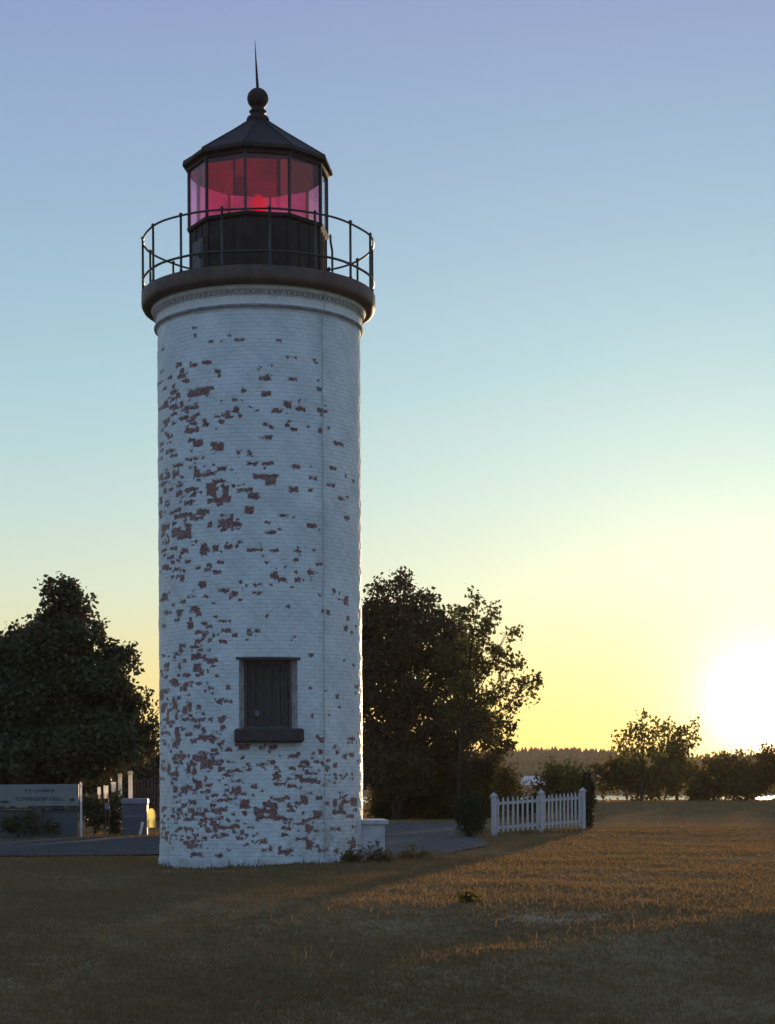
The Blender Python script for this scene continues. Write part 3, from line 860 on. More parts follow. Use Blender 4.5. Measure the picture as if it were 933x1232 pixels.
# beacon inside
bz = ZP0 - .35
bk = MB().lathe([(.10, bz), (.10, bz + .42), (.18, bz + .44), (.18, bz + .48)], 24)
BK = bk.build('beacon_stand', M['iron'], LH)
MB().lathe([(.13, bz + .48), (.15, bz + .56), (.135, bz + .60), (.155, bz + .66), (.14, bz + .71), (.155, bz + .77), (.14, bz + .83), (.15, bz + .90), (.125, bz + .98), (.06, bz + 1.06), (.0, bz + 1.075)], 28, cap=False).build('beacon_lens', M['beacon'], BK)

# lightning cable down the wall
ca = R_(36.3)
pts = []
for k in range(41):
    z = 10.70 - 10.6 * k / 40
    a_ = ca + 0.006 * math.sin(k * 1.7)
    r = RT + (0.14 if z > 10.64 else 0.075 if z > 10.3 else 0.022)
    pts.append((r * math.sin(a_), -r * math.cos(a_), z))
MB().tube(pts, .0065, 6).build('lightning_cable', simple('dull_cable', (.36, .36, .35), (.50, .50, .48), 10, .7), LH)

# brick stoop at the right foot
st = MB()
st.box((2.02, 0.35, .30), (.70, 1.5, 1.02), bev=.02)
st.box((2.06, 0.33, .815), (.76, 1.56, .10), bev=.02)
st.build('entry_stoop', simple('stoop_masonry', (.38, .38, .37), (.60, .61, .60), 3, .85, 0, .6, 14), LH)
st2 = MB()
st2.box((1.95, -.58, .10), (.66, .36, .42), bev=.02)
st2.build('stoop_step', simple('worn_brick_step', (.24, .13, .10), (.42, .36, .34), 5, .9, 0, .7, 14), LH)

# ------------------------------------------------------------------ vegetation
def leaves(centers, size, n_per, spread, mat, name, aspect=0.6, droop=0.0):
    """centers (n,3) twig centres -> mesh of small pointed leaves"""
    c = np.repeat(np.asarray(centers, float), n_per, axis=0)
    n = len(c)
    off = np.clip(rng.standard_normal((n, 3)), -1.7, 1.7) * spread
    p = c + off
    d = rng.standard_normal((n, 3)); d[:, 2] -= droop
    d /= np.linalg.norm(d, axis=1)[:, None]
    w = np.cross(d, rng.standard_normal((n, 3)))
    w /= np.linalg.norm(w, axis=1)[:, None]
    s = size * rng.uniform(.6, 1.3, (n, 1))
    a = p - d * s * .5; b = p + w * s * aspect * .5 - d * s * .05
    e = p + d * s * .55; g = p - w * s * aspect * .5 - d * s * .05
    v = np.stack([a, b, e, g], 1).reshape(-1, 3)
    f = np.arange(n * 4).reshape(-1, 4)
    return np_mesh(name, v, f, mat)

def fill(ells, dens):
    """ells: (x,y,z,rx,ry,rz) -> twig centres, weighted to the outer part"""
    out = []
    for (x, y, z, rx, ry, rz) in ells:
        n = max(4, int(dens * rx * ry * rz * 4.19) + int(dens * .25 * (rx * rz + rx * ry + ry * rz)))
        u = rng.standard_normal((n, 3)); u /= np.linalg.norm(u, axis=1)[:, None]
        r = rng.random((n, 1)) ** (1 / 2.4)
        mr = (rx * ry * rz) ** (1 / 3)
        m = max(5, int(3.2 * (mr / .45) ** 1.6))
        su_ = rng.standard_normal((m, 3)); su_ /= np.linalg.norm(su_, axis=1)[:, None]
        sr_ = rng.uniform(.55, 1.08, (m, 1))
        pick = rng.integers(0, m, n)
        inl = rng.random((n, 1)) < .62
        sub = su_[pick] * sr_[pick] + np.clip(rng.standard_normal((n, 3)), -1.5, 1.5) * np.minimum(.30, .28 / np.array([rx, ry, rz]))
        lump = 1 + .14 * np.sin(u[:, :1] * 5 + x) * np.sin(u[:, 2:] * 6 + z) + .10 * rng.standard_normal((n, 1))
        out.append(np.array([x, y, z]) + np.where(inl, sub, u * r * lump * .88) * np.array([rx, ry, rz]))
    return np.concatenate(out)

def tree(name, label, cat, base_px, Y, ells_px, mat, dens, leaf, n_per, spread, trunk_r, group=None, depth=0.9, aspect=.62, lean=(0, 0), limbs=True, bark='bark_dark', droop=0.0, fork=0.35):
    """ells_px: (px, py, rx, ry[, dY]) in photograph pixels at distance Y"""
    b = P(base_px, 950, Y)
    bz = float(gh(b.x, Y))
    root = empty(name, (b.x, Y, bz))
    tag(root, label, cat, group)
    E = []
    for e in ells_px:
        dy = e[4] if len(e) > 4 else 0.0
        p = P(e[0], e[1], Y)
        k = Y / F
        rx, rz = e[2] * k, e[3] * k
        E.append((p.x - b.x, dy, p.z - bz, rx, (rx + rz) / 2 * depth, rz))
    tw = fill(E, dens)
    tw = tw[tw[:, 2] > .05]
    put('crown', leaves(tw, leaf, n_per, spread, mat, 'crown', aspect, droop), root)
    if trunk_r > 0:
        t = MB()
        H = max(e[2] for e in E)
        top = max(E, key=lambda e: e[2])
        n = 9
        pts, rad = [], []
        for k in range(n + 1):
            u = k / n
            pts.append((top[0] * u * u + lean[0] * math.sin(u * 3), top[1] * u * u + .08 * math.sin(k * 1.3), -.1 + (H + .1) * u * .98))
            rad.append(trunk_r * (1.25 if k == 0 else 1 - .85 * u))
        t.tube(pts, rad, 9)
        if limbs:
            for e in E:
                if e is top: continue
                u = min(.85, max(.12, (e[2] * (1 - fork)) / H))
                s = Vector((top[0] * u * u + lean[0] * math.sin(u * 3), top[1] * u * u, (H + .1) * u * .98 - .1))
                q = Vector(e[:3])
                m_ = s.lerp(q, .5) + Vector((0, 0, -.08 * (q - s).length))
                rr = trunk_r * (1 - .85 * u) * .6
                t.tube([s, m_, q], [rr, rr * .6, rr * .2], 6)
                for j in range(3):
                    d = Vector(rng.standard_normal(3)) * .5
                    q2 = q + Vector((d.x * e[3], d.y * e[4], abs(d.z) * e[5]))
                    t.tube([m_.lerp(q, .5), q2], [rr * .35, rr * .1], 5)
        t.build('trunk', M[bark], root)
    return root

M['leaf_dark'] = leaf_mat('dark_maple_leaves', (.062, .058, .032), (.115, .105, .052), .22, (.08, .07, .022))
M['leaf_copper'] = leaf_mat('copper_leaves', (.058, .044, .026), (.105, .080, .042), .25, (.10, .06, .022))
M['leaf_olive'] = leaf_mat('olive_poplar_leaves', (.052, .054, .020), (.10, .10, .038), .4, (.17, .16, .04))
M['leaf_bush'] = leaf_mat('bush_leaves', (.036, .036, .012), (.075, .07, .024), .5, (.20, .15, .032))
M['leaf_conifer'] = leaf_mat('conifer_needles', (.018, .026, .012), (.036, .046, .02), .05)
M['leaf_far'] = leaf_mat('far_bush_leaves', (.055, .062, .020), (.12, .125, .038), .5, (.24, .21, .045))

tree('maple_tree', 'large dark broad tree with knobbly top behind the township hall sign', 'tree', 70, 66, [
    (78, 716, 26, 20), (76, 745, 30, 26, .4), (60, 775, 44, 24, -.6), (22, 772, 26, 22, .5), (104, 764, 26, 20, -.3), (-10, 790, 30, 26),
    (118, 790, 30, 18, .6), (70, 810, 62, 34, 0), (10, 830, 52, 38, -.8), (128, 824, 34, 20, -.5), (140, 850, 36, 20, .3), (70, 860, 78, 40, .6),
    (-40, 850, 50, 46, .4), (156, 875, 34, 18, -.4), (110, 892, 60, 30, -.9), (30, 900, 80, 38, -.6), (150, 905, 32, 16, .8), (-50, 910, 60, 36, .5),
    (174, 893, 18, 12, .3), (70, 925, 70, 20, .2), (-10, 928, 50, 18, -.4), (96, 735, 10, 9), (58, 722, 9, 10), (133, 783, 13, 7), (160, 850, 17, 8), (180, 876, 13, 7)],
    M['leaf_dark'], 46, .20, 15, .17, .26)
tree('broadleaf_tree', 'tall dense dark tree close behind the right edge of the lighthouse', 'tree', 478, 88, [
    (478, 706, 16, 15), (455, 712, 20, 14, .4), (500, 728, 22, 18, -.3), (470, 745, 36, 24, .3), (530, 745, 22, 14, .3), (438, 750, 28, 26, .2), (512, 770, 42, 26, -.6),
    (545, 765, 22, 16, .2), (460, 790, 48, 32, .6), (530, 805, 38, 24, .3), (440, 820, 36, 34, -.6), (500, 840, 52, 30, .2), (545, 868, 36, 20, -.4), (556, 800, 22, 26, .5), (566, 850, 24, 26, .4), (552, 770, 18, 16, .6), (572, 880, 24, 22, .2), (474, 880, 38, 32, .4),
    (530, 895, 46, 22, .5), (470, 925, 56, 28, -.4), (462, 900, 28, 34, .5), (488, 695, 7, 6), (520, 716, 9, 7), (562, 860, 22, 16, .5)],
    M['leaf_copper'], 20, .22, 15, .19, .24)
tree('poplar_tree', 'open olive green tree with backlit leaves and visible limbs', 'tree', 552, 84, [
    (576, 722, 9, 12), (562, 740, 15, 12, .3), (597, 733, 8, 13, .3), (588, 755, 14, 11, -.3), (612, 760, 11, 7, .2), (570, 770, 18, 14, .2), (600, 782, 16, 11, -.4), (582, 800, 20, 13, .3),
    (612, 802, 14, 8, .2), (622, 797, 7, 5, .2), (636, 822, 15, 8, -.2), (647, 815, 6, 6), (610, 828, 14, 9, .3), (560, 825, 20, 14, -.3), (590, 838, 17, 9, -.1), (632, 838, 10, 7, .2), (616, 850, 12, 8, .1),
    (575, 862, 20, 12, .4), (603, 872, 16, 10, -.3), (590, 892, 20, 11, .2), (613, 893, 8, 10, .2), (606, 905, 10, 8, .1), (540, 790, 16, 14, .4), (545, 850, 18, 12, .2)],
    M['leaf_olive'], 26, .20, 13, .17, .11, aspect=.75, bark='bark_dark')
tree('lilac_bush', 'wide dark bush filling the foot of the tall dense tree', 'bush', 500, 90, [
    (474, 958, 24, 28), (500, 957, 40, 33, .4), (548, 952, 36, 38, -.3), (585, 945, 26, 36, .3), (520, 925, 44, 26, .5), (600, 960, 20, 28, .6), (466, 955, 18, 34, .3), (475, 978, 26, 13, -.8), (525, 978, 28, 13, -.8), (572, 976, 26, 14, -.8), (464, 978, 18, 12, -.7)],
    M['leaf_bush'], 40, .20, 14, .18, .06)
tree('round_shrub', 'small dark rounded shrub just left of the picket fence', 'shrub', 566, 54.5, [
    (566, 990, 19, 18), (560, 978, 14, 16, .2), (572, 972, 12, 14, -.2), (566, 966, 8, 9)],
    M['leaf_conifer'], 700, .08, 14, .07, .05, limbs=False, aspect=.45)
tree('column_cedar', 'narrow dark upright cedar at the right end of the picket fence', 'shrub', 707, 61.5, [
    (707, 984, 8, 10), (707, 974, 8, 10, .1), (707, 963, 7.5, 10), (706.5, 953, 7, 10), (706, 944, 6, 9), (706, 936, 4.5, 8)],
    M['leaf_conifer'], 1100, .08, 14, .05, .05, limbs=False, aspect=.45)
# behind the fence
tree('hedge_bush', 'low brown bush behind the left half of the picket fence', 'bush', 630, 78, [
    (606, 946, 13, 24), (630, 967, 22, 15, .3), (664, 948, 15, 24, -.3), (655, 966, 16, 14)], M['leaf_bush'], 50, .18, 13, .18, .05)
tree('hedge_bush', 'low green bush behind the middle of the picket fence', 'bush', 678, 80, [
    (680, 942, 17, 22), (698, 946, 13, 20, .4), (684, 968, 28, 13)], M['leaf_far'], 50, .18, 13, .18, .05)
# right-hand trees and bushes before the water
YB = 180
tree('birch_tree', 'loose tall tree with feathery crown left of the setting sun', 'tree', 772, YB, [
    (779, 864, 9, 9), (765, 873, 11, 9, .6), (752, 888, 12, 9, -.5), (775, 884, 17, 12, .8), (790, 880, 10, 12, -.5), (760, 900, 18, 9, .4), (744, 902, 8, 8, 0), (785, 902, 18, 12, -.6), (770, 918, 24, 10)],
    M['leaf_far'], 2.4, .42, 12, .34, .14, depth=1.0, aspect=.6, droop=.5)
tree('birch_tree', 'round crowned tree right of the feathery one by the water', 'tree', 815, YB + 3, [
    (805, 876, 10, 8), (820, 880, 13, 9, .6), (832, 884, 8, 9, -.4), (812, 894, 20, 11, .4), (830, 898, 10, 10, .7), (805, 908, 22, 10, -.6), (835, 872, 5, 5), (818, 915, 22, 9)],
    M['leaf_far'], 3.2, .42, 12, .34, .14, depth=1.0, aspect=.6)
bl_ = [
    (755, 'bush', 'dark reddish bush under the feathery tree crown', [(738, 925, 14, 14), (757, 930, 18, 20, .4), (772, 945, 20, 22), (744, 942, 13, 11, .4)], 'leaf_bush'),
    (800, 'bush', 'broad olive bush below the round crowned tree', [(792, 935, 22, 18), (815, 930, 24, 20, .6), (838, 938, 16, 16, -.4), (808, 950, 18, 9), (840, 952, 14, 14)], 'leaf_far'),
    (866, 'bush', 'large rounded bush directly below the setting sun', [(858, 935, 22, 22), (880, 925, 20, 20, .6), (866, 950, 28, 17), (893, 942, 16, 22, .3), (846, 956, 12, 11)], 'leaf_bush'),
    (922, 'bush', 'tall bush at the right edge beside the sun', [(912, 928, 16, 22), (930, 920, 18, 22, .4), (946, 930, 18, 22), (906, 946, 14, 18), (926, 943, 14, 12)], 'leaf_bush'),
    (985, 'bush', 'bush standing beyond the right edge of the lawn', [(975, 926, 20, 22), (998, 930, 22, 24, .4), (985, 945, 30, 14)], 'leaf_far')]
bl_.insert(0, (726, 'bush', 'low reddish bush just right of the narrow cedar', [(719, 928, 9, 14), (732, 930, 11, 16, .4), (728, 948, 14, 10)], 'leaf_bush'))
for (bx, cat, lab, el, mt) in bl_[:5]:
    tree('shore_bush', lab, cat, bx, YB + 2, el, M[mt], 3.2, .42, 14, .36, .07, depth=1.1)
# dark trees closing the view on the left, beyond the road
lt_ = [
    (110, 92, 'low dark tree seen under the maple beside the sign', [(95, 925, 30, 22), (125, 935, 26, 26, .5), (110, 955, 30, 30)]),
    (176, 96, 'dark tree between the maple and the lighthouse', [(170, 918, 20, 14), (190, 920, 22, 20, .5), (182, 940, 28, 24), (165, 950, 22, 26), (200, 945, 24, 30)]),
    (-10, 94, 'dark tree behind the left part of the sign', [(-30, 930, 40, 34), (25, 935, 40, 34, .5), (60, 945, 30, 30)])]
for (bx, Y, lab, el) in lt_:
    tree('background_tree', lab, 'tree', bx, Y, el, M['leaf_dark'], 20, .26, 14, .24, .12)
tree('hedge_bush', 'dark shrub between the sign post and the grey cabinet', 'bush', 113, 61, [
    (112, 983, 13, 18), (105, 968, 8, 14, .3), (120, 976, 8, 16, -.2), (139, 978, 8, 22, .2), (140, 962, 6, 10, .2), (130, 988, 8, 11, .3)], M['leaf_dark'], 320, .11, 13, .09, .04, limbs=False)
tree('hedge_bush', 'low shrub growing against the foot of the sign pier', 'bush', 20, 57, [
    (18, 994, 16, 9), (34, 992, 10, 11, .2), (64, 995, 10, 8)], M['leaf_dark'], 320, .11, 13, .09, .03, limbs=False)

# far wood on the other shore: one mass of spruces and round crowns
def far_wood():
    vs, fs, o = [], [], 0
    def cone(x, y, z, r, h, n=7, lay=5):
        nonlocal o
        for k in range(lay):
            z0 = z + h * (.06 + .86 * k / lay); z1 = z + h * (.06 + .86 * (k + 1.75) / lay)
            if k == lay - 1: z1 = z + h
            rr = r * (1 - k / lay) * random.uniform(.8, 1.15)
            ang = np.arange(n) * 2 * PI / n + random.random() * 3
            jr = rr * rng.uniform(.6, 1.2, n)
            vs.append(np.c_[x + jr * np.cos(ang), y + jr * np.sin(ang), z0 + rng.uniform(-.2, .2, n) * h * .08])
            vs.append(np.array([[x, y, min(z1, z + h)]]))
            for j in range(n): fs.append((o + j, o + (j + 1) % n, o + n))
            o += n + 1
    for k in range(5200):
        Y = 722 + 275 * random.random() ** .8
        x = random.uniform(-.30, .42) * Y
        z = float(far_h(x, Y)) - .2
        if random.random() < .28:
            h = random.uniform(3.6, 6.2) + 1.6 * max(0, math.sin(x * .019 + 1) * math.sin(x * .047))
            cone(x, Y, z, h * .16, h)
        else:
            h = random.uniform(2.6, 4.8) + 1.3 * math.sin(x * .028)
            cone(x, Y, z, h * .55, h, 9, 3)
    v = np.concatenate(vs)
    return np_mesh('far_wood', v, np.array(fs), simple('far_foliage', (.030, .028, .012), (.065, .055, .025), .15, .95))
tag(put('far_wood', far_wood()), 'dark wooded far shore with spruce tips along the skyline', 'woodland', kind='stuff')

# two houses on the far shore
def house(name, label, px, py, Y, w, dpt, hw, hr, rz):
    p = P(px, py, Y)
    z = float(far_h(p.x, Y))
    base = p.z - hw
    root = empty(name, (p.x, Y, min(z, base)), rz)
    tag(root, label, 'house')
    ext = base - min(z, base)
    H = hw + ext
    MB().box((0, 0, H / 2 - .3), (w, dpt, H + .6)).build('wall', M['wall_far'], root)
    o = .5
    rv = [(-w / 2 - o, -dpt / 2 - o, H - .2), (w / 2 + o, -dpt / 2 - o, H - .2), (w / 2 + o, dpt / 2 + o, H - .2), (-w / 2 - o, dpt / 2 + o, H - .2), (-w / 2 - o, 0, H + hr), (w / 2 + o, 0, H + hr)]
    rf = MB().add(rv, [(0, 1, 5, 4), (2, 3, 4, 5), (1, 2, 5), (3, 0, 4), (3, 2, 1, 0)]).build('roof', M['roof_pale'], root)
    MB().box((w * .22, .3, H + hr * .9), (.7, .7, 1.4)).build('chimney', M['wall_far'], rf)
    for k in (-1, 0, 1):
        fw = MB().box((k * w * .3, -dpt / 2 - .02, H - 1.5), (1.1, .08, 1.3)).build('window', M['cream'], root)
        MB().box((k * w * .3, -dpt / 2 - .08, H - 1.5), (.9, .05, 1.1)).build('pane', M['glass_dark'], fw)
house('house', 'distant house with pale roof seen above the left half of the picket fence', 641, 944, 735, 7.2, 8, 4.0, 3.4, .15)
house('house', 'distant house with small pale roof above the narrow cedar', 716, 936, 780, 5.6, 6.5, 3.0, 2.6, -.6)

# ------------------------------------------------------------------ picket fence
pA, pB = P(594.5, 950, 57.0), P(701.5, 950, 59.6)
zA, zB = P(594.5, 1006, 57.0).z, P(701.5, 997, 59.6).z
FA, FB = Vector((pA.x, 57.0, zA)), Vector((pB.x, 59.6, zB))
fdir = (FB - FA); flen = math.hypot(fdir.x, fdir.y); fang = math.atan2(fdir.y, fdir.x)
fslope = fdir.z / flen
FE = empty('picket_fence', FA, fang)
tag(FE, 'short white picket fence of two panels standing on the lawn', 'fence')
k57 = 57.0 / F
posts = [0.0, flen * .52, flen]
ph_ = 1.31
for i_, t in enumerate(posts):
    z = t * fslope
    zb = (-.25 if i_ != 1 else -.05)
    hh = ph_ if i_ != 2 else ph_ - .02
    m_ = MB().box((t, 0, z + (hh - .10 + zb) / 2), (.13, .13, hh - .10 - zb), bev=.008)
    po = m_.build('post', M['fence_paint'], FE)
    cp = MB().box((t, 0, z + hh - .085), (.185, .185, .03), bev=.006)
    cp.box((t, 0, z + hh - .02), (.165, .165, .10), taper=.12)
    cp.build('post_cap', M['fence_paint'], po)
picket = None
for s_ in range(2):
    t0, t1 = posts[s_] + .072, posts[s_ + 1] - .072
    n = 9 if s_ == 0 else 10
    for zr in (.24, .99):
        r = MB()
        q = []
        for t in (t0, t1):
            z = t * fslope + zr
            q += [(t, .012, z - .045), (t, .052, z - .045), (t, .052, z + .045), (t, .012, z + .045)]
        r.add(q, [(0, 1, 2, 3), (7, 6, 5, 4), (0, 4, 5, 1), (1, 5, 6, 2), (2, 6, 7, 3), (3, 7, 4, 0)])
        r.build('rail', M['fence_paint'], FE)
    for k in range(n):
        t = t0 + (t1 - t0) * (k + .5) / n
        z = t * fslope
        if picket is None:
            w, th, h0, h1 = .036, .011, .10, 1.09
            pv = [(-w, -th, h0), (w, -th, h0), (w, -th, h1), (0, -th, h1 + .09), (-w, -th, h1)]
            pv += [(x, th, zz) for x, _, zz in pv]
            pf = [(0, 1, 2, 3, 4), (9, 8, 7, 6, 5)] + [(j, 5 + j, 5 + (j + 1) % 5, (j + 1) % 5) for j in range(5)]
            picket = MB().add(pv, pf).build('picket', M['fence_paint'], FE, (t, 0, z))
        else:
            o = picket.copy(); col.objects.link(o); o.parent = FE; o.location = (t + random.uniform(-.006, .006), 0, z + random.uniform(-.012, .012)); o.rotation_euler = (0, random.uniform(-.012, .012), 0)

# ------------------------------------------------------------------ township hall sign
YS = 58.0
kS = YS / F
s0, s1 = P(-9, 972, YS), P(95, 971, YS)
gz = float(gh(s0.x + 1.4, YS))
SG = empty('township_sign', ((s0.x + s1.x) / 2, YS, gz))
tag(SG, 'wide grey township hall sign on a stone pier beneath the maple', 'sign')
sw = s1.x - s0.x
zb, zt = s0.z - gz, P(40, 944, YS).z - gz
MB().box((0, 0, (zb + zt) / 2 + .02), (sw, .07, zt - zb - .04), bev=.01).build('sign_board', M['sign_face'], SG)
MB().box((0, -.012, zb - .02), (sw + .04, .12, .06), bev=.01).build('bottom_rail', M['sign_dark'], SG)
prx = P(45, 980, YS).x - SG.location.x
MB().box((prx, .02, (zb - .05) / 2 - .1), (.36, .30, zb - .05 + .2), taper=.86, bev=.02).build('pier', M['stone_pier'], SG)
MB().box((0, .10, (zb - .06) / 2), (sw - .1, .05, zb - .08), bev=.005).build('skirt_panel', M['skirt'], SG)
def text(body, px, py, wpx, hpx, parent, Y, yoff, mat):
    cu = bpy.data.curves.new('lettering', 'FONT')
    cu.body = body; cu.align_x = 'CENTER'; cu.align_y = 'CENTER'; cu.extrude = .004; cu.size = 1.0
    cu.materials.append(mat)
    cu.offset = .012
    o = bpy.data.objects.new('lettering', cu)
    link(o)
    bpy.context.view_layer.update()
    w0, h0 = o.dimensions.x, o.dimensions.y
    tm = bpy.data.meshes.new_from_object(o.evaluated_get(bpy.context.evaluated_depsgraph_get()))
    bpy.data.objects.remove(o)
    if not tm.materials: tm.materials.append(mat)
    o = put('lettering', tm)
    p = P(px, py, Y)
    o.parent = parent
    o.location = (p.x - parent.location.x, yoff, p.z - parent.location.z)
    o.rotation_euler = (PI / 2, 0, 0)
    o.scale = (wpx * Y / F / w0, hpx * Y / F / h0, 1)
    return o
text('TOWNSHIP HALL', 48, 961.5, 60, 4.6, SG, YS, -.0405, M['sign_dark'])
text('ST. JAMES', 48, 951.5, 36, 4.2, SG, YS, -.0405, M['sign_dark'])
for ex, ew, eh, ey in ((87.5, 4.2, 2.0, 962.5), (6, 7, 1.6, 965)):
    p = P(ex, ey, YS)
    e_ = MB()
    pv = [(math.cos(t) * ew * kS * (1 if math.cos(t) < .7 else .8), -.004, math.sin(t) * eh * kS) for t in np.linspace(0, 2 * PI, 18)[:-1]]
    pv2 = [(x, .003, z) for x, _, z in pv]
    n_ = len(pv)
    e_.add(pv + pv2, [tuple(range(n_)), tuple(range(2 * n_ - 1, n_ - 1, -1))] + [(j, n_ + j, n_ + (j + 1) % n_, (j + 1) % n_) for j in range(n_)])
    e_.build('emblem', M['sign_dark'], SG, (p.x - SG.location.x, -.0395, p.z - gz))

def glow_post(name, label, px, y0, y1, w, Y, rz, cat='post', cap=True, group=None, zbase=None):
    p = P(px, y0, Y)
    zg = float(gh(p.x, Y)) if zbase is None else zbase
    root = empty(name, (p.x, Y, zg), rz)
    tag(root, label, cat, group)
    H = p.z - zg
    MB().box((0, 0, H / 2 - .05), (w, w, H + .1 - (.12 if cap else 0)), bev=.008).build('shaft', M['vinyl'], root)
    if cap:
        MB().lathe([(w * .3, H - .10), (w * .75, H - .08), (w * .85, H - .02), (w * .6, H + .03), (0, H + .05)], 12, cap=False).build('cap', M['vinyl'], root)
    return root
glow_post('sign_post', 'thin pale post catching the sun at the right end of the township sign', 97.5, 943, 1003, .055, 57.6, .4)
glow_post('sky_gap_post', 'tallest knob topped post standing in for a bright sky gap under the maple', 157, 929, 960, .12, 66, .5)  # translucent posts added in place of bright sky gaps below the crown
glow_post('sky_gap_post', 'second knob topped post standing in for a sky gap, left of the tallest', 144.5, 932, 960, .11, 66.6, .5)

def board(name, label, px0, px1, y0, y1, Y, mat, rz, cat, arch=False, yb=None):
    c = P((px0 + px1) / 2, y1, Y)
    t = P((px0 + px1) / 2, y0, Y)
    zg = float(gh(c.x, Y))
    root = empty(name, (c.x, Y, zg), rz)
    tag(root, label, cat)
    w = (px1 - px0) * Y / F; h = t.z - c.z; zb_ = c.z - zg
    if arch:
        pv = [(-w / 2, zb_), (w / 2, zb_), (w / 2, zb_ + h * .72)] + [(w / 2 * math.cos(a_), zb_ + h * .72 + h * .28 * math.sin(a_)) for a_ in np.linspace(.35, PI - .35, 8)] + [(-w / 2, zb_ + h * .72)]
    else:
        pv = [(-w / 2, zb_), (w / 2, zb_), (w / 2, zb_ + h), (-w / 2, zb_ + h)]
    n = len(pv)
    v_ = [(x, -.012, z) for x, z in pv] + [(x, .012, z) for x, z in pv]
    f_ = [tuple(range(n)), tuple(range(2 * n - 1, n - 1, -1))] + [(j, n + j, n + (j + 1) % n, (j + 1) % n) for j in range(n)]
    MB().add(v_, f_).build('panel', mat, root)
    lg = MB()
    for sx in (-1, 1):
        lg.box((sx * w * .38, .035, (zb_ + h * .4) / 2 - .05), (.04, .04, zb_ + h * .4 + .1))
    lg.build('stake', M['brown_pale'], root)
    return root
board('sky_gap_board', 'leftmost narrow board standing in for a bright sky gap under the maple', 117.3, 121.3, 947, 962, 68, M['vinyl'], .1, 'board')  # translucent boards added where bright sky shows between the dark growth
board('sky_gap_board', 'widest board standing in for a bright sky gap under the maple', 124.6, 130.4, 945, 961, 67.5, M['vinyl'], .1, 'board')
board('sky_gap_board', 'board standing in for a sky gap nearest the two knob topped posts', 133.5, 139.5, 941, 953.5, 67, M['vinyl'], .1, 'board')
board('arched_panel', 'round topped panel beside the lighthouse with sun glare put into its yellow', 177.3, 187, 972.5, 996, 60, M['glare_panel'], -.15, 'panel', True)
board('small_board', 'small blue grey board low in front of the dark shrub', 126.3, 132, 966, 974, 60, M['cabinet_lid'], 0, 'board')
# leaning plank
p = P(170, 990, 59.5)
pk = empty('leaning_plank', (p.x, 59.5, float(gh(p.x, 59.5))))
tag(pk, 'short pale plank leaning against the grey cabinet', 'plank')
mb = MB().box((0, 0, .22), (.09, .03, .46), bev=.004, M=Matrix.Rotation(.2, 3, 'Y')); mb.build('plank', M['vinyl'], pk)
# cabinet
c0 = P(162, 998, 60)
cb = empty('utility_cabinet', (c0.x, 60.2, float(gh(c0.x, 60.2))), .05)
tag(cb, 'low blue grey cabinet with pale lid left of the lighthouse', 'cabinet')
hC = P(162, 968, 60).z - cb.location.z
MB().box((0, 0, hC / 2 - .03), (.80, .6, hC + .06), bev=.015).build('body', M['cabinet'], cb)
MB().box((0, 0, hC + .10), (.84, .64, .20), bev=.03).build('lid', M['cabinet_lid'], cb)
MB().box((.0, -.305, hC * .62), (.66, .02, .03), bev=.004).build('handle', M['cabinet_lid'], cb)
# brown paling fence behind
pf0, pf1 = P(160, 950, 70), P(204, 950, 71)
PFE = empty('paling_fence', (pf0.x, 70, float(gh(pf0.x, 70))), math.atan2(1, pf1.x - pf0.x))
tag(PFE, 'brown paling fence behind the grey cabinet', 'fence')
ln = math.hypot(1, pf1.x - pf0.x)
hP = P(180, 938, 70).z - PFE.location.z
n = 11
pal = None
for k in range(n):
    t = ln * (k + .5) / n
    if pal is None:
        pal = MB().box((0, 0, hP / 2), (.075, .022, hP), bev=.003).build('paling', M['brown_pale'], PFE, (t, 0, 0))
    else:
        o = pal.copy(); col.objects.link(o); o.parent = PFE; o.location = (t, 0, random.uniform(-.03, .03))
for zr in (.35, hP - .35):
    MB().box((ln / 2, .04, zr), (ln, .05, .09)).build('rail', M['brown_pale'], PFE)

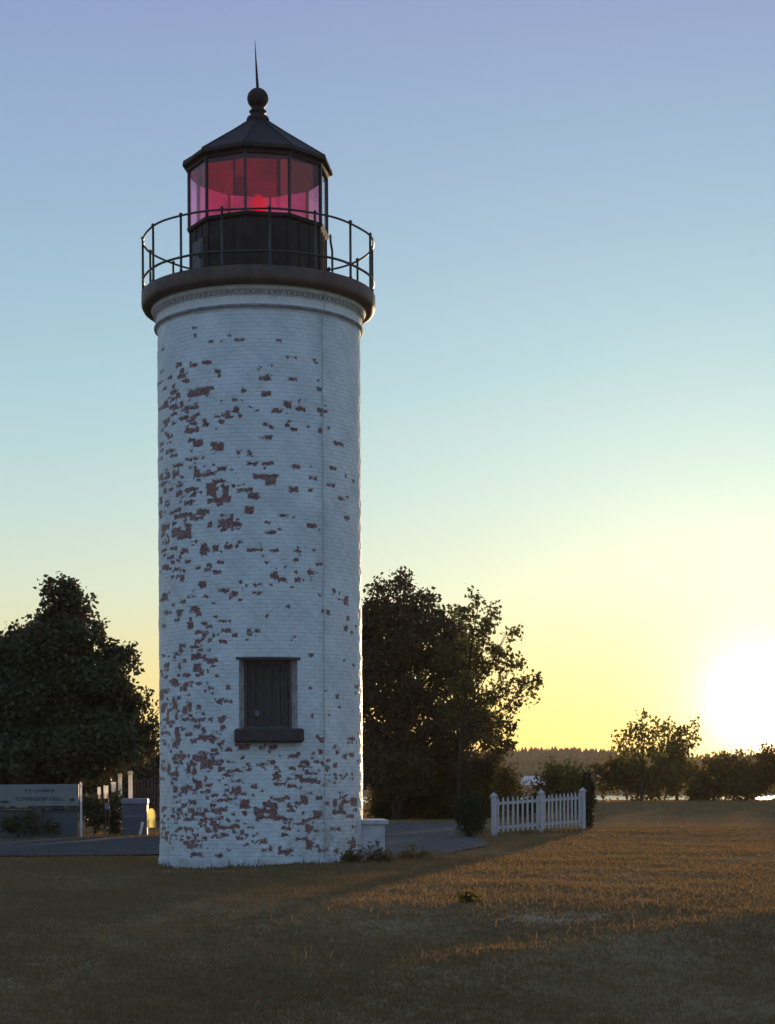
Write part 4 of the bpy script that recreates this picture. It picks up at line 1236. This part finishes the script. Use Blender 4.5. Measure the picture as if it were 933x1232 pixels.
# ------------------------------------------------------------------ grass
M['grass'] = leaf_mat('dry_grass_blades', (.145, .118, .062), (.25, .188, .10), .40, (.27, .155, .06), .35, 0.02)
def grass():
    N = 260000
    y = 8.5 + (64 - 8.5) * rng.random(N) ** 1.25
    x = rng.uniform(-.30, .33, N) * y
    far = np.c_[rng.uniform(-6, 56, 90000), rng.uniform(58, 200, 90000)]
    x = np.r_[x, far[:, 0]]; y = np.r_[y, far[:, 1]]
    # keep off road, gravel, tower, bare soil
    keep = rng.random(len(x)) > bare_at(x, y) * .85
    keep &= ((x - AX) ** 2 + (y - AY) ** 2) > (RT + .03) ** 2
    lim_n = np.interp(x, [-20, -11.3, -4.3, -1.5, 0.2, 1.9], [40.6, 39, 41, 42.3, 41.0, 43.5])
    lim_f = np.interp(x, [-24, -12, -6.5, 0.2, 1.0, 2.9], [54, 53.5, 57, 66, 76, 73])
    on_road = (y > lim_n + rng.normal(0, .35, len(x))) & (y < lim_f + rng.normal(0, .5, len(x))) & (x < 2.2 + .03 * (y - 43))
    keep &= ~(on_road & (rng.random(len(x)) > .05 + .5 * (hnoise(x * 1.3, y * .9) > .33)))
    cl = hnoise(x * 2.1 + 3, y * 1.7) + .5 * hnoise(x * 5, y * 4.1)
    keep &= rng.random(len(x)) < np.clip(.78 + .45 * cl, .30, 1)
    x, y, cl = x[keep], y[keep], cl[keep]
    nb = 4
    n = len(x) * nb
    X = np.repeat(x, nb) + rng.normal(0, .035, n) * (1 + np.repeat(y, nb) / 40)
    Yv = np.repeat(y, nb) + rng.normal(0, .035, n) * (1 + np.repeat(y, nb) / 40)
    hgt = np.clip(.020 + .012 * np.repeat(cl, nb) + rng.exponential(.011, n), .012, .16)
    # taller fringe at the tower foot, along the right verge
    dist = np.hypot(X - AX, Yv - AY) - RT
    hgt *= 1 + 1.7 * np.exp(-(np.clip(dist, 0, 9) / .30) ** 2) * (.55 + .45 * np.sin(X * 4))
    hgt *= 1 + 1.0 * np.exp(-(((X - .6) / 1.6) ** 2 + ((Yv - 37) / 2.5) ** 2))
    tall = rng.random(n) < (.003 + .006 * (X > 1))
    hgt = np.where(tall & (Yv > 16), hgt * 1.8 + .04, hgt)
    fl = np.abs((Yv - 57.0) - (X - 3.28) * .87)
    hgt = np.where((X > 3.1) & (X < 6.5) & (fl < .25), hgt * 2.2 + .05, hgt)
    wid = .0030 * (1 + Yv / 16) * rng.uniform(.7, 1.4, n)
    Zg = gh(X, Yv) - .005
    an = rng.uniform(0, 2 * PI, n)
    lean = rng.uniform(.1, .8, n) * hgt
    la = rng.uniform(0, 2 * PI, n)
    dx, dy = np.cos(an) * wid, np.sin(an) * wid
    p0 = np.c_[X - dx, Yv - dy, Zg]; p1 = np.c_[X + dx, Yv + dy, Zg]
    mx, my = X + np.cos(la) * lean * .35, Yv + np.sin(la) * lean * .35
    p2 = np.c_[mx + dx * .7, my + dy * .7, Zg + hgt * .6]; p3 = np.c_[mx - dx * .7, my - dy * .7, Zg + hgt * .6]
    tx, ty = X + np.cos(la) * lean, Yv + np.sin(la) * lean
    p4 = np.c_[tx + dx * .12, ty + dy * .12, Zg + hgt]; p5 = np.c_[tx - dx * .12, ty - dy * .12, Zg + hgt]
    v = np.stack([p0, p1, p2, p3, p4, p5], 1).reshape(-1, 3)
    b = np.arange(n)[:, None] * 6
    f = np.concatenate([b + np.array([[0, 1, 2, 3]]), b + np.array([[3, 2, 4, 5]])], 0)
    return np_mesh('grass', v, f, M['grass'])
tag(put('grass', grass()), 'short dry grass covering the dark lawn', 'grass', kind='stuff')

# leafy weeds at the foot of the tower and in the lawn
def weed(px, py, Y, w, h, label, n=26):
    p = P(px, py, Y); z = float(gh(p.x, Y))
    root = empty('weed_clump', (p.x, Y, z)); tag(root, label, 'weed', None)
    c = np.c_[rng.normal(0, w * .4, n), rng.normal(0, w * .4, n), np.abs(rng.normal(0, h * .5, n)) + .03]
    put('leaves', leaves(c, .085, 9, .045, M['leaf_bush'], 'leaves', .4), root)
    s = MB()
    for k in range(0, n, 2):
        q = c[k]; s.tube([(q[0] * .4, q[1] * .4, -.02), (q[0] * .8, q[1] * .8, q[2] * .6), tuple(q)], [.005, .004, .002], 4)
    s.build('stem', M['leaf_bush'], root)
weed(455, 1030, 35.4, .42, .24, 'leafy weed clump against the brick stoop of the lighthouse', 60)
weed(425, 1036, 34.3, .34, .20, 'weed clump at the right foot of the lighthouse wall', 40)
weed(500, 1035, 38.0, .40, .18, 'weed clump at the near edge of the gravel drive', 40)
weed(562, 1088, 23.5, .16, .07, 'lone weed tuft in the lawn by the sandy patch', 16)

GROUPS = {'sky_gap_board': 'boards standing in for bright sky gaps under the maple', 'sky_gap_post': 'posts standing in for bright sky gaps under the maple', 'shore_bush': 'bushes along the water',
          'birch_tree': 'trees standing by the water', 'hedge_bush': 'low bushes around the lawn and sign', 'background_tree': 'dark trees beyond the road', 'weed_clump': 'weeds in the lawn', 'house': 'houses on the far shore'}
for o in list(col.objects):
    g_ = GROUPS.get(o.name.split('.')[0])
    if g_ and o.parent is None:
        o['group'] = g_

# ------------------------------------------------------------------ light, sky, air
SUN_AZ, SUN_EL = math.degrees(math.atan((914 - CX) / F)), 2.55      # degrees right of +Y, above horizon
sd = Vector((math.sin(R_(SUN_AZ)) * math.cos(R_(SUN_EL)), math.cos(R_(SUN_AZ)) * math.cos(R_(SUN_EL)), math.sin(R_(SUN_EL))))
su = bpy.data.lights.new('sun', 'SUN')
su.energy = 5.0; su.angle = R_(0.55); su.color = (1.0, 0.70, 0.40)
so = bpy.data.objects.new('sun', su); link(so)
so.rotation_euler = (-sd).to_track_quat('-Z', 'Y').to_euler()

w = bpy.data.worlds.new('World'); scene.world = w; w.use_nodes = True
nt = w.node_tree; nt.nodes.clear(); L = nt.links
out = nt.nodes.new('ShaderNodeOutputWorld'); bg = nt.nodes.new('ShaderNodeBackground')
bg.inputs['Strength'].default_value = 0.1
sky = nt.nodes.new('ShaderNodeTexSky'); sky.sky_type = 'NISHITA'; sky.sun_disc = False
sky.sun_elevation = R_(SUN_EL); sky.sun_rotation = R_(SUN_AZ); sky.air_density = 1.0; sky.dust_density = 0.6; sky.ozone_density = 1.5
tc = nt.nodes.new('ShaderNodeTexCoord')
sx = nt.nodes.new('ShaderNodeSeparateXYZ'); L.new(tc.outputs['Generated'], sx.inputs[0])
el = math_n(nt, 'MULTIPLY', math_n(nt, 'ARCSINE', sx.outputs['Z']), 180 / PI)
t = math_n(nt, 'DIVIDE', el, 90.0, True)
def st(e, r, g, b): return (e / 90.0, srgb(r, g, b))
base = ramp(nt, [st(0, 234, 200, 120), st(1.8, 234, 208, 130), st(3.6, 228, 218, 160), st(6.3, 210, 225, 206), st(9, 188, 217, 218), st(12.6, 166, 203, 218), st(17.4, 151, 182, 212), st(23.5, 141, 158, 203), st(40, 116, 140, 192), st(90, 88, 114, 168)])
anti = ramp(nt, [st(0, 142, 166, 192), st(8, 150, 177, 208), st(20, 148, 180, 218), st(45, 132, 168, 216), st(90, 94, 124, 180)])
L.new(t, base.inputs[0]); L.new(t, anti.inputs[0])
vm = nt.nodes.new('ShaderNodeVectorMath'); vm.operation = 'DOT_PRODUCT'
L.new(tc.outputs['Generated'], vm.inputs[0]); vm.inputs[1].default_value = sd
dot = vm.outputs['Value']
fac = nt.nodes.new('ShaderNodeMapRange'); fac.interpolation_type = 'SMOOTHSTEP'
fac.inputs['From Min'].default_value = 0.75; fac.inputs['From Max'].default_value = -0.35
L.new(dot, fac.inputs['Value'])
mx = nt.nodes.new('ShaderNodeMix'); mx.data_type = 'RGBA'
L.new(fac.outputs[0], mx.inputs[0]); L.new(base.outputs[0], mx.inputs[6]); L.new(anti.outputs[0], mx.inputs[7])
ang = math_n(nt, 'MULTIPLY', math_n(nt, 'ARCCOSINE', math_n(nt, 'MINIMUM', dot, 0.9999999)), 180 / PI)
def glow(prev, colr, width, gauss=False):
    x = math_n(nt, 'DIVIDE', ang, width)
    if gauss: x = math_n(nt, 'MULTIPLY', x, x)
    g = math_n(nt, 'POWER', 2.71828, math_n(nt, 'MULTIPLY', x, -1.0))
    vv = nt.nodes.new('ShaderNodeVectorMath'); vv.operation = 'SCALE'; vv.inputs[0].default_value = colr
    L.new(g, vv.inputs['Scale'])
    ad = nt.nodes.new('ShaderNodeVectorMath'); ad.operation = 'ADD'
    L.new(prev, ad.inputs[0]); L.new(vv.outputs[0], ad.inputs[1])
    return ad.outputs[0]
c = glow(mx.outputs[2], (0.17, 0.31, 0.22), 9.0)
c = glow(c, (0.50, 0.40, 0.03), 3.5)
c = glow(c, (1.7, 1.8, 2.2), 1.0)
c = glow(c, (16.0, 14.0, 10.0), 0.36)
s10 = nt.nodes.new('ShaderNodeVectorMath'); s10.operation = 'SCALE'; L.new(c, s10.inputs[0]); s10.inputs['Scale'].default_value = 9.0
ns = nt.nodes.new('ShaderNodeVectorMath'); ns.operation = 'SCALE'; L.new(sky.outputs[0], ns.inputs[0]); ns.inputs['Scale'].default_value = 0.25
ad = nt.nodes.new('ShaderNodeVectorMath'); ad.operation = 'ADD'; L.new(s10.outputs[0], ad.inputs[0]); L.new(ns.outputs[0], ad.inputs[1])
L.new(ad.outputs[0], bg.inputs['Color']); L.new(bg.outputs[0], out.inputs[0])

HAZE = 0.00011  # thin warm volume added to imitate lens veil over far tones
if HAZE > 0:
    m, nt2, out2 = new_mat('veil_haze')
    pv = nt2.nodes.new('ShaderNodeVolumePrincipled')
    pv.inputs['Color'].default_value = (0.97, 0.82, 0.62, 1)
    pv.inputs['Density'].default_value = HAZE
    pv.inputs['Anisotropy'].default_value = 0.35
    nt2.links.new(pv.outputs[0], out2.inputs['Volume'])
    hz = MB().box((0, 700, 12.0), (3200, 1700, 32)).build('haze', m)
    tag(hz, kind='stuff')

# ------------------------------------------------------------------ camera
cam = bpy.data.cameras.new('camera')
cam.sensor_fit = 'HORIZONTAL'; cam.sensor_width = 36.0
cam.lens = 36.0 * F / 933.0
cam.shift_x = 0.0
cam.shift_y = (CY - 616.0) / 933.0
cam.clip_start = 0.1; cam.clip_end = 6000
co_ = bpy.data.objects.new('camera', cam); link(co_)
co_.matrix_world = Matrix.Translation((0, 0, EYE)) @ Matrix.Rotation(PI / 2, 4, 'X') @ Matrix.Rotation(-S_ROLL, 4, 'Z')
scene.camera = co_

scene.view_settings.view_transform = 'Standard'
scene.view_settings.look = 'None'
scene.view_settings.exposure = 0.0
scene.view_settings.gamma = 1.0
scene.view_settings.use_curve_mapping = False
scene.render.engine = 'CYCLES'
scene.cycles.use_denoising = True
scene.cycles.max_bounces = 6
scene.cycles.diffuse_bounces = 3
scene.cycles.transparent_max_bounces = 12
scene.cycles.volume_bounces = 0
